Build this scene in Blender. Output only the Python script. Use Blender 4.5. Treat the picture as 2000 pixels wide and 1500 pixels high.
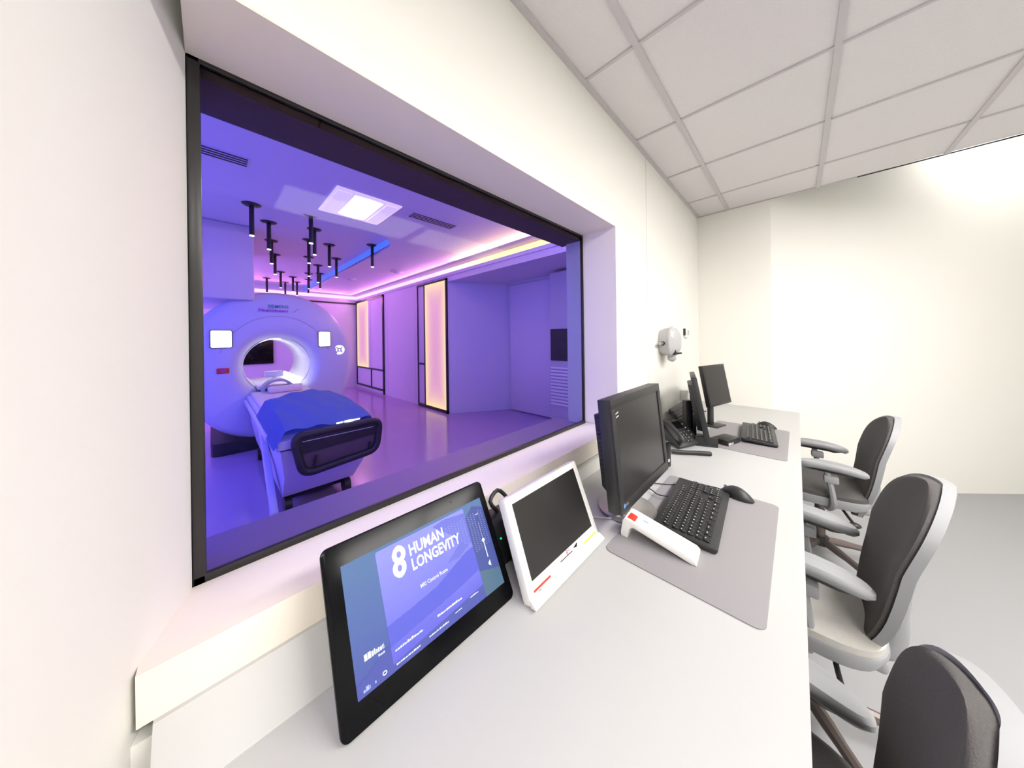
import bpy, bmesh, math, random
from mathutils import Vector, Matrix
random.seed(7)
R = math.radians
sc = bpy.context.scene
for o in list(bpy.data.objects): bpy.data.objects.remove(o)
C = sc.collection

# ---------------------------------------------------------------- camera
H = 1.414
YAW, ROLL = R(44.2), R(0.76)
F = Vector((-math.sin(YAW), math.cos(YAW), 0)); RT = Vector((math.cos(YAW), math.sin(YAW), 0)); UP = Vector((0, 0, 1))
CR = RT*math.cos(ROLL) - UP*math.sin(ROLL); CU = RT*math.sin(ROLL) + UP*math.cos(ROLL)
cd = bpy.data.cameras.new('camera'); cam = bpy.data.objects.new('camera', cd); C.objects.link(cam)
M = Matrix.Identity(4)
for i in range(3):
    M[i][0] = CR[i]; M[i][1] = CU[i]; M[i][2] = -F[i]
M[2][3] = H
cam.matrix_world = M
cd.sensor_width = 36; cd.sensor_fit = 'HORIZONTAL'; cd.lens = 572.03/2000*36
cd.shift_y = -(750-660.56)/2000; cd.clip_start = 0.02; cd.clip_end = 60
sc.camera = cam

# ---------------------------------------------------------------- world, exposure, large lights
w = bpy.data.worlds.new('world'); sc.world = w; w.use_nodes = True
w.node_tree.nodes['Background'].inputs[0].default_value = (0.9, 0.9, 1, 1)
w.node_tree.nodes['Background'].inputs[1].default_value = 0.05
vs = sc.view_settings
vs.view_transform = 'Standard'; vs.look = 'None'; vs.gamma = 1; vs.exposure = 0.14; vs.use_curve_mapping = False
sc.cycles.use_denoising = True; sc.cycles.use_light_tree = False
sc.cycles.max_bounces = 5; sc.cycles.diffuse_bounces = 3; sc.cycles.glossy_bounces = 2; sc.cycles.transmission_bounces = 2; sc.cycles.transparent_max_bounces = 6
sc.cycles.use_adaptive_sampling = True; sc.cycles.adaptive_threshold = 0.04; sc.cycles.adaptive_min_samples = 12
sc.cycles.sample_clamp_indirect = 6.0; sc.cycles.caustics_reflective = False; sc.cycles.caustics_refractive = False

def area(name, loc, size, power, col, direction, spread=180):
    l = bpy.data.lights.new(name, 'AREA'); l.shape = 'RECTANGLE'; l.size = size[0]; l.size_y = size[1]
    l.energy = power; l.color = col; l.spread = R(spread)
    o = bpy.data.objects.new(name, l); C.objects.link(o); o.location = loc
    o.rotation_euler = Vector(direction).to_track_quat('-Z', 'Y').to_euler()
    return o
WARMW = (1.0, 0.975, 0.92)
# recessed ceiling troffers of the control room (behind and to the right of the photographer)
TROFFERS = [(1.2, -0.75), (1.2, 1.0), (1.25, 2.27)]
for (x, y) in TROFFERS:
    area('troffer_light', (x, y, 2.615), (0.58, 1.18), 37, WARMW, (0, 0, -1))
area('wall_washer_light', (1.35, 4.45, 3.30), (1.1, 0.14), 17, WARMW, (0, 0.35, -1))
# coloured lighting of the scanner room: cove LEDs, plus unseen lamps and added fills
VIO = (0.10, 0.145, 1.0); BLUE = (0.10, 0.16, 1.0); PINK = (1.0, 0.28, 0.75); GOLD = (1.0, 0.62, 0.30)
area('unseen_side_light', (-3.6, -1.93, 1.55), (4.6, 2.0), 98, VIO, (0, 1, 0))  # added fill out of view on the left, turns gantry and ceiling blue
area('unseen_side_light', (-7.6, -1.93, 1.55), (3.4, 2.0), 118, (0.44, 0.29, 1.0), (0, 1, 0))  # added out-of-view fill that washes the far side wall violet
area('cove_or_fill_light', (-6.9, 2.95, 2.68), (5.2, 0.08), 32, (1.0, 0.35, 0.80), (0, -1, -0.35))
area('cove_or_fill_light', (-2.9, 2.95, 2.68), (2.6, 0.08), 26, GOLD, (0, -1, -0.35))
area('cove_or_fill_light', (-9.45, 0.8, 2.66), (4.0, 0.08), 30, PINK, (1, 0, -0.3))
area('unseen_side_light', (-5.9, -1.9, 2.3), (0.8, 0.5), 16, GOLD, (0.1, 1, -0.1))
area('cove_or_fill_light', (-1.30, 1.2, 2.66), (4.6, 0.10), 44, (0.08, 0.11, 1.0), (-1, 0, -0.55))  # added blue fill hidden above the window head, not one of the coves
area('ceiling_panel_light', (-3.13, 1.06, 2.715), (0.5, 0.25), 4, (1, 0.9, 0.95), (0, 0, -1))

# ---------------------------------------------------------------- materials
MAT = {}
def mat(name, col, rough=0.5, metal=0.0, emit=None, estr=1.0, noise=0.0, nscale=30.0, bump=0.0, bscale=200.0, coat=0.0, spec=None):
    m = bpy.data.materials.new(name); m.use_nodes = True; nt = m.node_tree; b = nt.nodes['Principled BSDF']
    b.inputs['Base Color'].default_value = (*col, 1); b.inputs['Roughness'].default_value = rough; b.inputs['Metallic'].default_value = metal
    if coat: b.inputs['Coat Weight'].default_value = coat; b.inputs['Coat Roughness'].default_value = 0.08
    if spec is not None: b.inputs['Specular IOR Level'].default_value = spec
    if emit: b.inputs['Emission Color'].default_value = (*emit, 1); b.inputs['Emission Strength'].default_value = estr
    tc = None
    if noise or bump: tc = nt.nodes.new('ShaderNodeTexCoord')
    if noise:
        n = nt.nodes.new('ShaderNodeTexNoise'); n.inputs['Scale'].default_value = nscale; n.inputs['Detail'].default_value = 4
        nt.links.new(tc.outputs['Object'], n.inputs['Vector'])
        r = nt.nodes.new('ShaderNodeMapRange'); r.inputs['To Min'].default_value = 1-noise; r.inputs['To Max'].default_value = 1+noise
        nt.links.new(n.outputs['Fac'], r.inputs['Value'])
        h = nt.nodes.new('ShaderNodeHueSaturation'); h.inputs['Color'].default_value = (*col, 1)
        nt.links.new(r.outputs['Result'], h.inputs['Value']); nt.links.new(h.outputs['Color'], b.inputs['Base Color'])
    if bump:
        n = nt.nodes.new('ShaderNodeTexNoise'); n.inputs['Scale'].default_value = bscale; n.inputs['Detail'].default_value = 3
        nt.links.new(tc.outputs['Object'], n.inputs['Vector'])
        bn = nt.nodes.new('ShaderNodeBump'); bn.inputs['Strength'].default_value = bump; bn.inputs['Distance'].default_value = 0.003
        nt.links.new(n.outputs['Fac'], bn.inputs['Height']); nt.links.new(bn.outputs['Normal'], b.inputs['Normal'])
    MAT[name] = m
    return m
def emis(name, col, s):
    return mat(name, (0.02, 0.02, 0.02), 0.6, emit=col, estr=s)
mat('wall_paint', (0.90, 0.885, 0.83), 0.75, noise=0.012, nscale=3)
mat('reveal_paint', (0.92, 0.84, 0.745), 0.7)
mat('ceiling_tile', (0.82, 0.79, 0.785), 0.9, noise=0.05, nscale=140, bump=0.6, bscale=160)
mat('ceiling_grid', (0.62, 0.59, 0.60), 0.6)
mat('vinyl_floor', (0.345, 0.345, 0.357), 0.45, noise=0.02, nscale=6)
mat('laminate', (0.52, 0.515, 0.51), 0.38, noise=0.01, nscale=5)
mat('black_frame', (0.018, 0.016, 0.016), 0.35)
mat('bronze', (0.09, 0.06, 0.065), 0.7, noise=0.1, nscale=40)
mat('steel_paint', (0.55, 0.54, 0.60), 0.45)
mat('sill_metal', (0.20, 0.14, 0.34), 0.4)
mat('black_gloss', (0.005, 0.005, 0.006), 0.16, spec=0.12)
mat('black_plastic', (0.022, 0.022, 0.023), 0.45, noise=0.08, nscale=60)
mat('dark_screen', (0.026, 0.025, 0.025), 0.25, spec=0.3)
mat('key_black', (0.012, 0.012, 0.013), 0.5)
mat('legend_white', (0.6, 0.6, 0.6), 0.6)
mat('white_plastic', (0.90, 0.89, 0.87), 0.35)
mat('grey_plastic', (0.50, 0.49, 0.50), 0.45)
mat('mauve_plastic', (0.50, 0.44, 0.48), 0.6)
mat('desk_mat', (0.305, 0.29, 0.298), 0.7, noise=0.02, nscale=80)
mat('silver', (0.42, 0.40, 0.39), 0.35, metal=0.7)
mat('red', (0.75, 0.05, 0.03), 0.4); mat('yellow', (0.95, 0.78, 0.05), 0.4); mat('orange', (0.95, 0.55, 0.10), 0.4)
mat('chair_grey', (0.33, 0.335, 0.345), 0.45)
mat('chair_fabric', (0.105, 0.098, 0.095), 0.95, noise=0.25, nscale=350, bump=0.5, bscale=420)
mat('pale_fabric', (0.58, 0.56, 0.53), 0.95, noise=0.05, nscale=300, bump=0.4, bscale=420)
mat('bronze_metal', (0.16, 0.13, 0.12), 0.35, metal=0.6)
mat('cable_black', (0.015, 0.015, 0.015), 0.5); mat('cable_white', (0.75, 0.75, 0.75), 0.5)
mat('label_blue', (0.10, 0.30, 0.75), 0.5)
# scanner room
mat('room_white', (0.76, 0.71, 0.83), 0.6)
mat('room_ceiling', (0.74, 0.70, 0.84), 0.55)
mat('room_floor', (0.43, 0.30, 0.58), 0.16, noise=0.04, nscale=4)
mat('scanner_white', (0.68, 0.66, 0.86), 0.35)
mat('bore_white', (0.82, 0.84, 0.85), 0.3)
mat('scanner_dark', (0.022, 0.017, 0.022), 0.5)
mat('sheet', (0.85, 0.72, 0.72), 0.8, noise=0.03, nscale=20)
mat('blanket', (0.22, 0.33, 0.80), 0.85, noise=0.06, nscale=18, bump=0.4, bscale=30)
mat('mesh_grey', (0.10, 0.06, 0.085), 0.7)
emis('screen_white', (1.0, 1.0, 1.0), 3.2)
emis('lamp_white', (1.0, 0.97, 0.98), 6.0)
mat('lamp_body', (0.85, 0.80, 0.85), 0.5, emit=(0.8, 0.68, 0.85), estr=0.8)
emis('led_pink', (1.0, 0.50, 0.85), 2.4); emis('led_gold', (1.0, 0.62, 0.24), 2.3); emis('led_blue', (0.06, 0.16, 1.0), 1.5)
emis('bright_dot', (0.9, 1.0, 1.0), 2.5)
mat('teal_print', (0.10, 0.42, 0.46), 0.5); mat('purple_print', (0.42, 0.05, 0.62), 0.5)
mat('green_led', (0, 0.1, 0), 0.5, emit=(0, 1, 0.2), estr=1.5)

def glow_panel():                       # back-lit panel: warm edges, pink middle (print of the lamp itself)
    m = bpy.data.materials.new('glow_panel'); m.use_nodes = True; nt = m.node_tree; b = nt.nodes['Principled BSDF']
    b.inputs['Base Color'].default_value = (0.12, 0.10, 0.08, 1)
    tc = nt.nodes.new('ShaderNodeTexCoord'); sp = nt.nodes.new('ShaderNodeSeparateXYZ'); nt.links.new(tc.outputs['Generated'], sp.inputs[0])
    def edge(sock, k):
        a = nt.nodes.new('ShaderNodeMath'); a.operation = 'SUBTRACT'; a.inputs[1].default_value = 0.5; nt.links.new(sock, a.inputs[0])
        c = nt.nodes.new('ShaderNodeMath'); c.operation = 'ABSOLUTE'; nt.links.new(a.outputs[0], c.inputs[0])
        d = nt.nodes.new('ShaderNodeMath'); d.operation = 'MULTIPLY'; d.inputs[1].default_value = 2; nt.links.new(c.outputs[0], d.inputs[0])
        e = nt.nodes.new('ShaderNodeMath'); e.operation = 'POWER'; e.inputs[1].default_value = k; nt.links.new(d.outputs[0], e.inputs[0])
        return e.outputs[0]
    mx = nt.nodes.new('ShaderNodeMath'); mx.operation = 'MAXIMUM'; nt.links.new(edge(sp.outputs['X'], 2.2), mx.inputs[0]); nt.links.new(edge(sp.outputs['Z'], 6), mx.inputs[1])
    rp = nt.nodes.new('ShaderNodeValToRGB'); rp.color_ramp.elements[0].color = (0.66, 0.32, 0.50, 1); rp.color_ramp.elements[1].color = (1.0, 0.78, 0.34, 1)
    nt.links.new(mx.outputs[0], rp.inputs[0]); nt.links.new(rp.outputs[0], b.inputs['Emission Color']); b.inputs['Emission Strength'].default_value = 1.5
    MAT['glow_panel'] = m
glow_panel()
def strip_mat():                        # colour-changing LED strip: pink at the corner end, gold towards the door
    m = bpy.data.materials.new('led_blend'); m.use_nodes = True; nt = m.node_tree; b = nt.nodes['Principled BSDF']
    b.inputs['Base Color'].default_value = (0.02, 0.02, 0.02, 1); b.inputs['Emission Strength'].default_value = 3.0
    tc = nt.nodes.new('ShaderNodeTexCoord'); sp = nt.nodes.new('ShaderNodeSeparateXYZ'); nt.links.new(tc.outputs['Generated'], sp.inputs[0])
    rp = nt.nodes.new('ShaderNodeValToRGB'); e = rp.color_ramp.elements; e[0].color = (0.8, 0.40, 0.68, 1); e[1].color = (1.0, 0.66, 0.27, 1); e[1].position = 0.55
    nt.links.new(sp.outputs['X'], rp.inputs[0]); nt.links.new(rp.outputs[0], b.inputs['Emission Color']); MAT['led_blend'] = m
strip_mat()

def glass_mat():
    m = bpy.data.materials.new('window_glass'); m.use_nodes = True; nt = m.node_tree; nt.nodes.remove(nt.nodes['Principled BSDF'])
    t = nt.nodes.new('ShaderNodeBsdfTransparent'); t.inputs[0].default_value = (0.80, 0.79, 0.81, 1)        # shielding mesh in the glass; two faces, about 0.64 in all
    g = nt.nodes.new('ShaderNodeBsdfGlossy'); g.inputs['Roughness'].default_value = 0.02
    mx = nt.nodes.new('ShaderNodeMixShader'); fr = nt.nodes.new('ShaderNodeLayerWeight')
    pw = nt.nodes.new('ShaderNodeMath'); pw.operation = 'POWER'; pw.inputs[1].default_value = 5; nt.links.new(fr.outputs['Facing'], pw.inputs[0])
    ma = nt.nodes.new('ShaderNodeMath'); ma.operation = 'MULTIPLY_ADD'; ma.inputs[1].default_value = 0.12; ma.inputs[2].default_value = 0.003; nt.links.new(pw.outputs[0], ma.inputs[0])
    nt.links.new(ma.outputs[0], mx.inputs[0]); nt.links.new(t.outputs[0], mx.inputs[1]); nt.links.new(g.outputs[0], mx.inputs[2])
    nt.links.new(mx.outputs[0], nt.nodes['Material Output'].inputs[0]); MAT['window_glass'] = m
glass_mat()

def screen_mat(name, c0, c1, strength, waves=0.0):
    m = bpy.data.materials.new(name); m.use_nodes = True; nt = m.node_tree; b = nt.nodes['Principled BSDF']
    b.inputs['Base Color'].default_value = (0.01, 0.01, 0.02, 1); b.inputs['Roughness'].default_value = 0.25
    tc = nt.nodes.new('ShaderNodeTexCoord'); sp = nt.nodes.new('ShaderNodeSeparateXYZ'); nt.links.new(tc.outputs['Generated'], sp.inputs[0])
    n = nt.nodes.new('ShaderNodeTexNoise'); n.inputs['Scale'].default_value = 2.5; nt.links.new(tc.outputs['Generated'], n.inputs['Vector'])
    a = nt.nodes.new('ShaderNodeMath'); a.operation = 'MULTIPLY_ADD'; a.inputs[1].default_value = waves; nt.links.new(n.outputs['Fac'], a.inputs[0]); nt.links.new(sp.outputs['Z'], a.inputs[2])
    rp = nt.nodes.new('ShaderNodeValToRGB'); rp.color_ramp.elements[0].color = (*c0, 1); rp.color_ramp.elements[1].color = (*c1, 1)
    nt.links.new(a.outputs[0], rp.inputs[0]); nt.links.new(rp.outputs[0], b.inputs['Emission Color']); b.inputs['Emission Strength'].default_value = strength
    MAT[name] = m
screen_mat('screen_backdrop', (0.055, 0.075, 0.42), (0.10, 0.20, 0.42), 1.0, 0.2)
screen_mat('screen_card', (0.10, 0.10, 0.72), (0.32, 0.33, 0.95), 1.0, 0.15)
emis('screen_hill', (0.085, 0.10, 0.72), 1.0); emis('screen_sky', (0.16, 0.18, 0.80), 0.9); emis('screen_sea', (0.05, 0.07, 0.42), 1.0); emis('screen_navy', (0.03, 0.06, 0.33), 1.0); emis('screen_teal', (0.05, 0.14, 0.24), 1.0)
emis('screen_text', (0.9, 0.93, 1.0), 1.15); emis('screen_text_dim', (0.45, 0.55, 0.95), 1.0)

for nm in ('screen_text', 'screen_text_dim', 'bright_dot', 'green_led', 'screen_hill', 'screen_sky', 'screen_sea', 'screen_navy', 'screen_teal', 'screen_card', 'screen_backdrop', 'screen_white', 'lamp_body', 'led_blue'):
    MAT[nm].cycles.emission_sampling = 'NONE'      # far too small to light the room

# ---------------------------------------------------------------- mesh helpers
class MB:
    def __init__(s): s.bm = bmesh.new()
    def xf(s, vs, mtx):
        if mtx is not None: bmesh.ops.transform(s.bm, matrix=mtx, verts=vs)
    def box(s, lo, hi, mtx=None, bevel=0.0, seg=2):
        r = bmesh.ops.create_cube(s.bm, size=1.0); vs = r['verts']
        for v in vs:
            v.co = Vector([(lo[i]+hi[i])/2 + v.co[i]*(hi[i]-lo[i]) for i in range(3)])
        if bevel > 0:
            es = list({e for v in vs for e in v.link_edges})
            b = bmesh.ops.bevel(s.bm, geom=es, offset=bevel, segments=seg, profile=0.5, affect='EDGES')
            vs = list({v for f in b['faces'] for v in f.verts} | {v for v in vs if v.is_valid})
        s.xf(vs, mtx); return s
    def quad(s, pts):
        s.bm.faces.new([s.bm.verts.new(p) for p in pts]); return s
    def prism(s, poly, lo, hi, axis='z', mtx=None, bevel=0.0):
        """extrude polygon of 2-d points between lo and hi along axis ('x': poly=(y,z); 'y': poly=(x,z); 'z': poly=(x,y))"""
        def P(p, h): return {'x': (h, p[0], p[1]), 'y': (p[0], h, p[1]), 'z': (p[0], p[1], h)}[axis]
        a = [s.bm.verts.new(P(p, lo)) for p in poly]; b = [s.bm.verts.new(P(p, hi)) for p in poly]
        fs = [s.bm.faces.new(a), s.bm.faces.new(b[::-1])]
        n = len(poly)
        for i in range(n): fs.append(s.bm.faces.new((a[i], b[i], b[(i+1) % n], a[(i+1) % n])))
        bmesh.ops.recalc_face_normals(s.bm, faces=fs)
        vs = a+b
        if bevel > 0:
            es = [e for e in fs[0].edges] + [e for e in fs[1].edges]
            r = bmesh.ops.bevel(s.bm, geom=es, offset=bevel, segments=2, profile=0.5, affect='EDGES')
            vs = list({v for f in r['faces'] for v in f.verts} | {v for v in vs if v.is_valid})
        s.xf(vs, mtx); return s
    def cyl(s, p0, p1, r0, r1=None, seg=16, caps=True):
        r1 = r0 if r1 is None else r1
        p0 = Vector(p0); p1 = Vector(p1); d = (p1-p0)
        q = d.to_track_quat('Z', 'Y').to_matrix().to_4x4()
        r = bmesh.ops.create_cone(s.bm, cap_ends=caps, segments=seg, radius1=r0, radius2=r1, depth=d.length)
        bmesh.ops.transform(s.bm, matrix=Matrix.Translation((p0+p1)/2) @ q, verts=r['verts']); return s
    def sphere(s, c, rad, seg=12, mtx=None):
        r = bmesh.ops.create_uvsphere(s.bm, u_segments=seg*2, v_segments=seg, radius=1.0)
        rad = rad if hasattr(rad, '__len__') else (rad,)*3
        for v in r['verts']: v.co = Vector((c[0]+v.co.x*rad[0], c[1]+v.co.y*rad[1], c[2]+v.co.z*rad[2]))
        s.xf(r['verts'], mtx); return s
    def tube(s, pts, rad, seg=8, smooth=3):
        P = [Vector(p) for p in pts]
        if smooth and len(P) > 2:
            Q = []
            for i in range(len(P)-1):
                p0 = P[max(i-1, 0)]; p1 = P[i]; p2 = P[i+1]; p3 = P[min(i+2, len(P)-1)]
                for k in range(smooth):
                    t = k/smooth
                    Q.append(0.5*((2*p1)+(p2-p0)*t+(2*p0-5*p1+4*p2-p3)*t*t+(3*p1-p0-3*p2+p3)*t**3))
            Q.append(P[-1]); P = Q
        rings = []; up = Vector((0, 0, 1))
        for i, p in enumerate(P):
            d = (P[min(i+1, len(P)-1)]-P[max(i-1, 0)]).normalized()
            if abs(d.dot(up)) > 0.95: up = Vector((1, 0, 0)) if abs(d.x) < 0.9 else Vector((0, 1, 0))
            a = d.cross(up).normalized(); b = a.cross(d).normalized(); up = b
            rr = rad[i*(len(rad)-1)//max(1, len(P)-1)] if hasattr(rad, '__len__') else rad
            rings.append([s.bm.verts.new(p+a*math.cos(2*math.pi*k/seg)*rr+b*math.sin(2*math.pi*k/seg)*rr) for k in range(seg)])
        s.skin(rings, True); return s
    def skin(s, rings, caps=False, closed=True):
        fs = []
        for a, b in zip(rings, rings[1:]):
            n = len(a)
            for k in range(n if closed else n-1): fs.append(s.bm.faces.new((a[k], a[(k+1) % n], b[(k+1) % n], b[k])))
        if caps: fs.append(s.bm.faces.new(rings[0][::-1])); fs.append(s.bm.faces.new(rings[-1]))
        bmesh.ops.recalc_face_normals(s.bm, faces=fs); return fs
    def loft(s, rings, caps=True):
        s.skin([[s.bm.verts.new(p) for p in r] for r in rings], caps); return s
    def build(s, name, m, parent=None, smooth=True, loc=None, mtx=None):
        if mtx is not None: bmesh.ops.transform(s.bm, matrix=mtx, verts=s.bm.verts)
        me = bpy.data.meshes.new(name); s.bm.to_mesh(me); s.bm.free()
        me.materials.append(MAT[m] if isinstance(m, str) else m)
        if smooth:
            me.polygons.foreach_set('use_smooth', [True]*len(me.polygons))
            try: me.set_sharp_from_angle(angle=R(38))
            except Exception: pass
        o = bpy.data.objects.new(name, me); C.objects.link(o)
        if parent is not None: o.parent = parent
        if loc is not None: o.location = loc
        return o
def thing(name, label, cat, loc=(0, 0, 0), rotz=0.0, group=None):
    o = bpy.data.objects.new(name, None); C.objects.link(o); o.location = loc; o.rotation_euler = (0, 0, rotz); o.empty_display_size = 0.1
    return tag(o, label, cat, group)
def tag(o, label, cat, group=None):
    o['label'] = label; o['category'] = cat
    if group: o['group'] = group
    return o
def struct(o, label=None):
    o['kind'] = 'structure'
    if label: o['label'] = label
    return o
def copy_tree(o, parent=None):
    c = o.copy(); C.objects.link(c)
    if parent is not None: c.parent = parent
    for ch in list(o.children): copy_tree(ch, c)
    return c
def rrect(w, h, r, n=5, cx=0, cy=0):
    pts = []
    for (sx, sy, a0) in ((1, 1, 0), (-1, 1, 90), (-1, -1, 180), (1, -1, 270)):
        for k in range(n+1):
            a = R(a0+90*k/n); pts.append((cx+sx*(w/2-r)+r*math.cos(a), cy+sy*(h/2-r)+r*math.sin(a)))
    return pts
def text(name, body, size, mtx, m, parent, align='LEFT', bold=0.0, shear=0.0, fit=None):
    cu = bpy.data.curves.new(name, 'FONT'); cu.body = body; cu.size = size; cu.align_x = align; cu.offset = bold; cu.shear = shear; cu.resolution_u = 2
    t = bpy.data.objects.new(name, cu); C.objects.link(t)
    bpy.context.view_layer.update()
    me = bpy.data.meshes.new_from_object(t.evaluated_get(bpy.context.evaluated_depsgraph_get()))
    bpy.data.objects.remove(t)
    if fit:
        xs_ = [v.co.x for v in me.vertices]; ys_ = [v.co.y for v in me.vertices]
        me.transform(Matrix.Diagonal((fit[0]/(max(xs_)-min(xs_)), fit[1]/(max(ys_)-min(ys_)), 1, 1)) @ Matrix.Translation((-min(xs_), -min(ys_), 0)))
    me.transform(mtx); me.materials.clear(); me.materials.append(MAT[m])
    o = bpy.data.objects.new(name, me); C.objects.link(o); o.parent = parent
    return o

# ================================================================ STRUCTURE: control room
XW, XF, YL, ZC, ZD = -0.73, -0.94, 3.53, 2.636, 0.74
ZH, ZS = 2.043, 0.900                      # head and sill of the window recess
Y0, Y1 = -0.033, 1.606
XR, YB = 2.9, -2.2                         # right and back walls, out of frame
b = MB(); b.box((-0.95, YB, -0.05), (XR, 6.4, 0.0)); struct(b.build('floor', 'vinyl_floor'), 'light grey vinyl floor under the office chairs')
b = MB()
b.box((XF, Y0, ZH), (XW, Y1, 3.45)); b.box((XF, Y1, 0), (XW, YL+0.1, 3.45)); b.box((XF, -0.12, 0), (XW, Y1, ZS-0.10))
wall_window = struct(b.build('wall_window', 'wall_paint', smooth=False), 'cream wall around the deep observation window')
b = MB()                                    # painted lining of the recess
b.box((XF, Y0, ZH-0.004), (XW-0.0005, Y1, ZH)); b.box((XF, Y1-0.004, ZS), (XW-0.0005, Y1, ZH-0.004))
b.build('reveal_lining', 'reveal_paint', wall_window, smooth=False)
b = MB(); b.box((XW-0.001, 2.082, 0.9), (XW+0.0012, 2.085, ZC)); b.build('panel_joint', 'ceiling_grid', wall_window)
# left wall runs off at an angle beside the photographer
p0 = Vector((-0.936, -0.033, 0)); d = Vector((0.189, -0.053, 0)).normalized(); n = Vector((-d.y, d.x, 0))
q = [p0, p0+d*1.1, p0+d*1.1+Vector((0, -1.9, 0)), p0+Vector((0, -1.9, 0))]
b = MB(); b.prism([(v.x, v.y) for v in (p0, p0+d*0.55, p0+d*0.55+Vector((-0.02, -2.0, 0)), p0+Vector((0, -2.2, 0)))], 0, 3.45)
struct(b.build('wall_left', 'wall_paint', smooth=False), 'cream wall left of the observation window')
b = MB(); b.box((XW-0.25, YL, 0), (-0.16, YL+0.12, 3.45))
struct(b.build('wall_far', 'wall_paint', smooth=False), 'cream wall at the end of the worktop')
b = MB(); b.prism([(-0.16, 3.53), (2.9, 6.245), (2.9, 6.40), (-0.16, 3.66)], 0, 3.45)
struct(b.build('wall_diagonal', 'wall_paint', smooth=False), 'bright white wall behind the chairs')
b = MB(); b.box((XR, YB, 0), (XR+0.1, 6.4, 3.45)); struct(b.build('wall_right', 'wall_paint', smooth=False))
b = MB(); b.box((-1.0, YB-0.1, 0), (XR, YB, 3.45)); struct(b.build('wall_back', 'wall_paint', smooth=False))
b = MB(); b.box((-0.95, YB, 3.40), (XR, 6.4, 3.45)); struct(b.build('ceiling_plenum', 'wall_paint', smooth=False))
# suspended ceiling: slab, tiles, grid bars
b = MB(); b.box((XF, YB, ZC+0.03), (XR, YL, ZC+0.05)); ceil = struct(b.build('ceiling', 'ceiling_tile', smooth=False), 'suspended ceiling of square mineral tiles')
gx = [-0.4716+0.61*k for k in range(0, 6)]; gy = [YL-0.4422-0.61*k for k in range(0, 10)]
xs = [XW]+gx; ys = sorted([YL]+gy+[YB])
def tile_mesh(wx, wy):
    t = MB(); t.box((0.004, 0.004, 0.006), (wx-0.004, wy-0.004, 0.028), bevel=0.003, seg=1); return t
tile_cache = {}
def in_troffer(cx, cy): return any(abs(cx-x) < 0.3 and abs(cy-y) < 0.6 for x, y in TROFFERS)
for i in range(len(xs)-1):
    for j in range(len(ys)-1):
        wx, wy = xs[i+1]-xs[i], ys[j+1]-ys[j]
        k = (round(wx, 3), round(wy, 3))
        if k not in tile_cache:
            o = tile_mesh(wx, wy).build('ceiling_tile', 'ceiling_tile', ceil, smooth=False); tile_cache[k] = o
        else:
            o = tile_cache[k].copy(); C.objects.link(o); o.parent = ceil
        o.location = (xs[i], ys[j], ZC)
for x in gx:
    b = MB(); b.box((x-0.012, YB, ZC-0.002), (x+0.012, YL, ZC+0.007)); b.build('grid_bar', 'ceiling_grid', ceil, smooth=False)
for y in gy:
    b = MB(); b.box((XW, y-0.007, ZC-0.001), (XR, y+0.007, ZC+0.0065)); b.build('grid_bar', 'ceiling_grid', ceil, smooth=False)
b = MB(); b.box((XW, YB, ZC-0.004), (XW+0.022, YL, ZC+0.004)); b.build('edge_angle', 'ceiling_grid', ceil, smooth=False)
b = MB(); b.box((XW, YL-0.004, ZC-0.003), (0.35, YL, ZC+0.004)); b.build('edge_angle', 'ceiling_grid', ceil, smooth=False)
b = MB(); b.prism([(0.35, YL), (0.35, YL-0.002), (XR, YL-0.022), (XR, YL)], ZC-0.004, ZC+0.004)
b.build('shadow_gap', 'black_frame', ceil, smooth=False)
for i, (x, y) in enumerate(TROFFERS):
    t = thing('ceiling_light', ['recessed white ceiling light behind the photographer', 'recessed white ceiling light above the nearest chair', 'recessed white ceiling light by the right wall'][i], 'ceiling light', (x, y, ZC-0.012), 0, 'recessed ceiling lights of the control room')
    b = MB()
    for s in (-1, 1):
        b.box((s*0.30-0.006, -0.61, 0), (s*0.30+0.006, 0.61, 0.012)); b.box((-0.30, s*0.605-0.006, 0), (0.30, s*0.605+0.006, 0.012))
    b.build('frame', 'white_plastic', t)
    b = MB(); b.box((-0.29, -0.60, 0.006), (0.29, 0.60, 0.010)); b.build('diffuser', 'lamp_white', t)

# sill of the recess (slopes down a little towards the glass), its thick front and the cable raceway below
b = MB(); b.prism([(XF+0.002, ZS-0.014), (XW+0.004, ZS+0.006), (XW+0.004, ZS-0.075), (XW-0.03, ZS-0.075), (XF+0.002, ZS-0.09)], -0.085, Y1, axis='y')
struct(b.build('trim_1', 'reveal_paint', smooth=False), 'pale window sill with a thick front edge')
b = MB(); b.prism([(XW, 0.825), (XW+0.012, 0.825), (XW+0.075, ZD+0.003), (XW+0.075, ZD), (XW, ZD)], -0.068, 0.80, axis='y')
struct(b.build('trim_2', 'laminate', smooth=False), 'white sloping cable raceway between worktop and sill')

# observation window
win = MB().box((XF-0.012, Y0, 0.882), (XF+0.002, Y0+0.022, 2.047), bevel=0.003).build('window_1', 'black_frame'); struct(win, 'black framed observation window to the scanner room')
b = MB(); b.box((XF-0.012, Y1-0.014, 0.882), (XF+0.002, Y1, 2.047), bevel=0.003); b.build('frame_bar', 'black_frame', win)
b = MB(); b.box((XF-0.012, Y0, 2.047-0.018), (XF+0.002, Y1, 2.047), bevel=0.003); b.build('frame_bar', 'black_frame', win)
b = MB(); b.box((XF-0.012, Y0, 0.882), (XF+0.002, Y1, 0.882+0.022), bevel=0.003); b.build('frame_bar', 'black_frame', win)
b = MB(); b.box((XF-0.009, Y0+0.02, 0.90), (XF-0.006, Y1-0.012, 2.03)); b.build('window_pane', 'window_glass', win, smooth=False)

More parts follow.
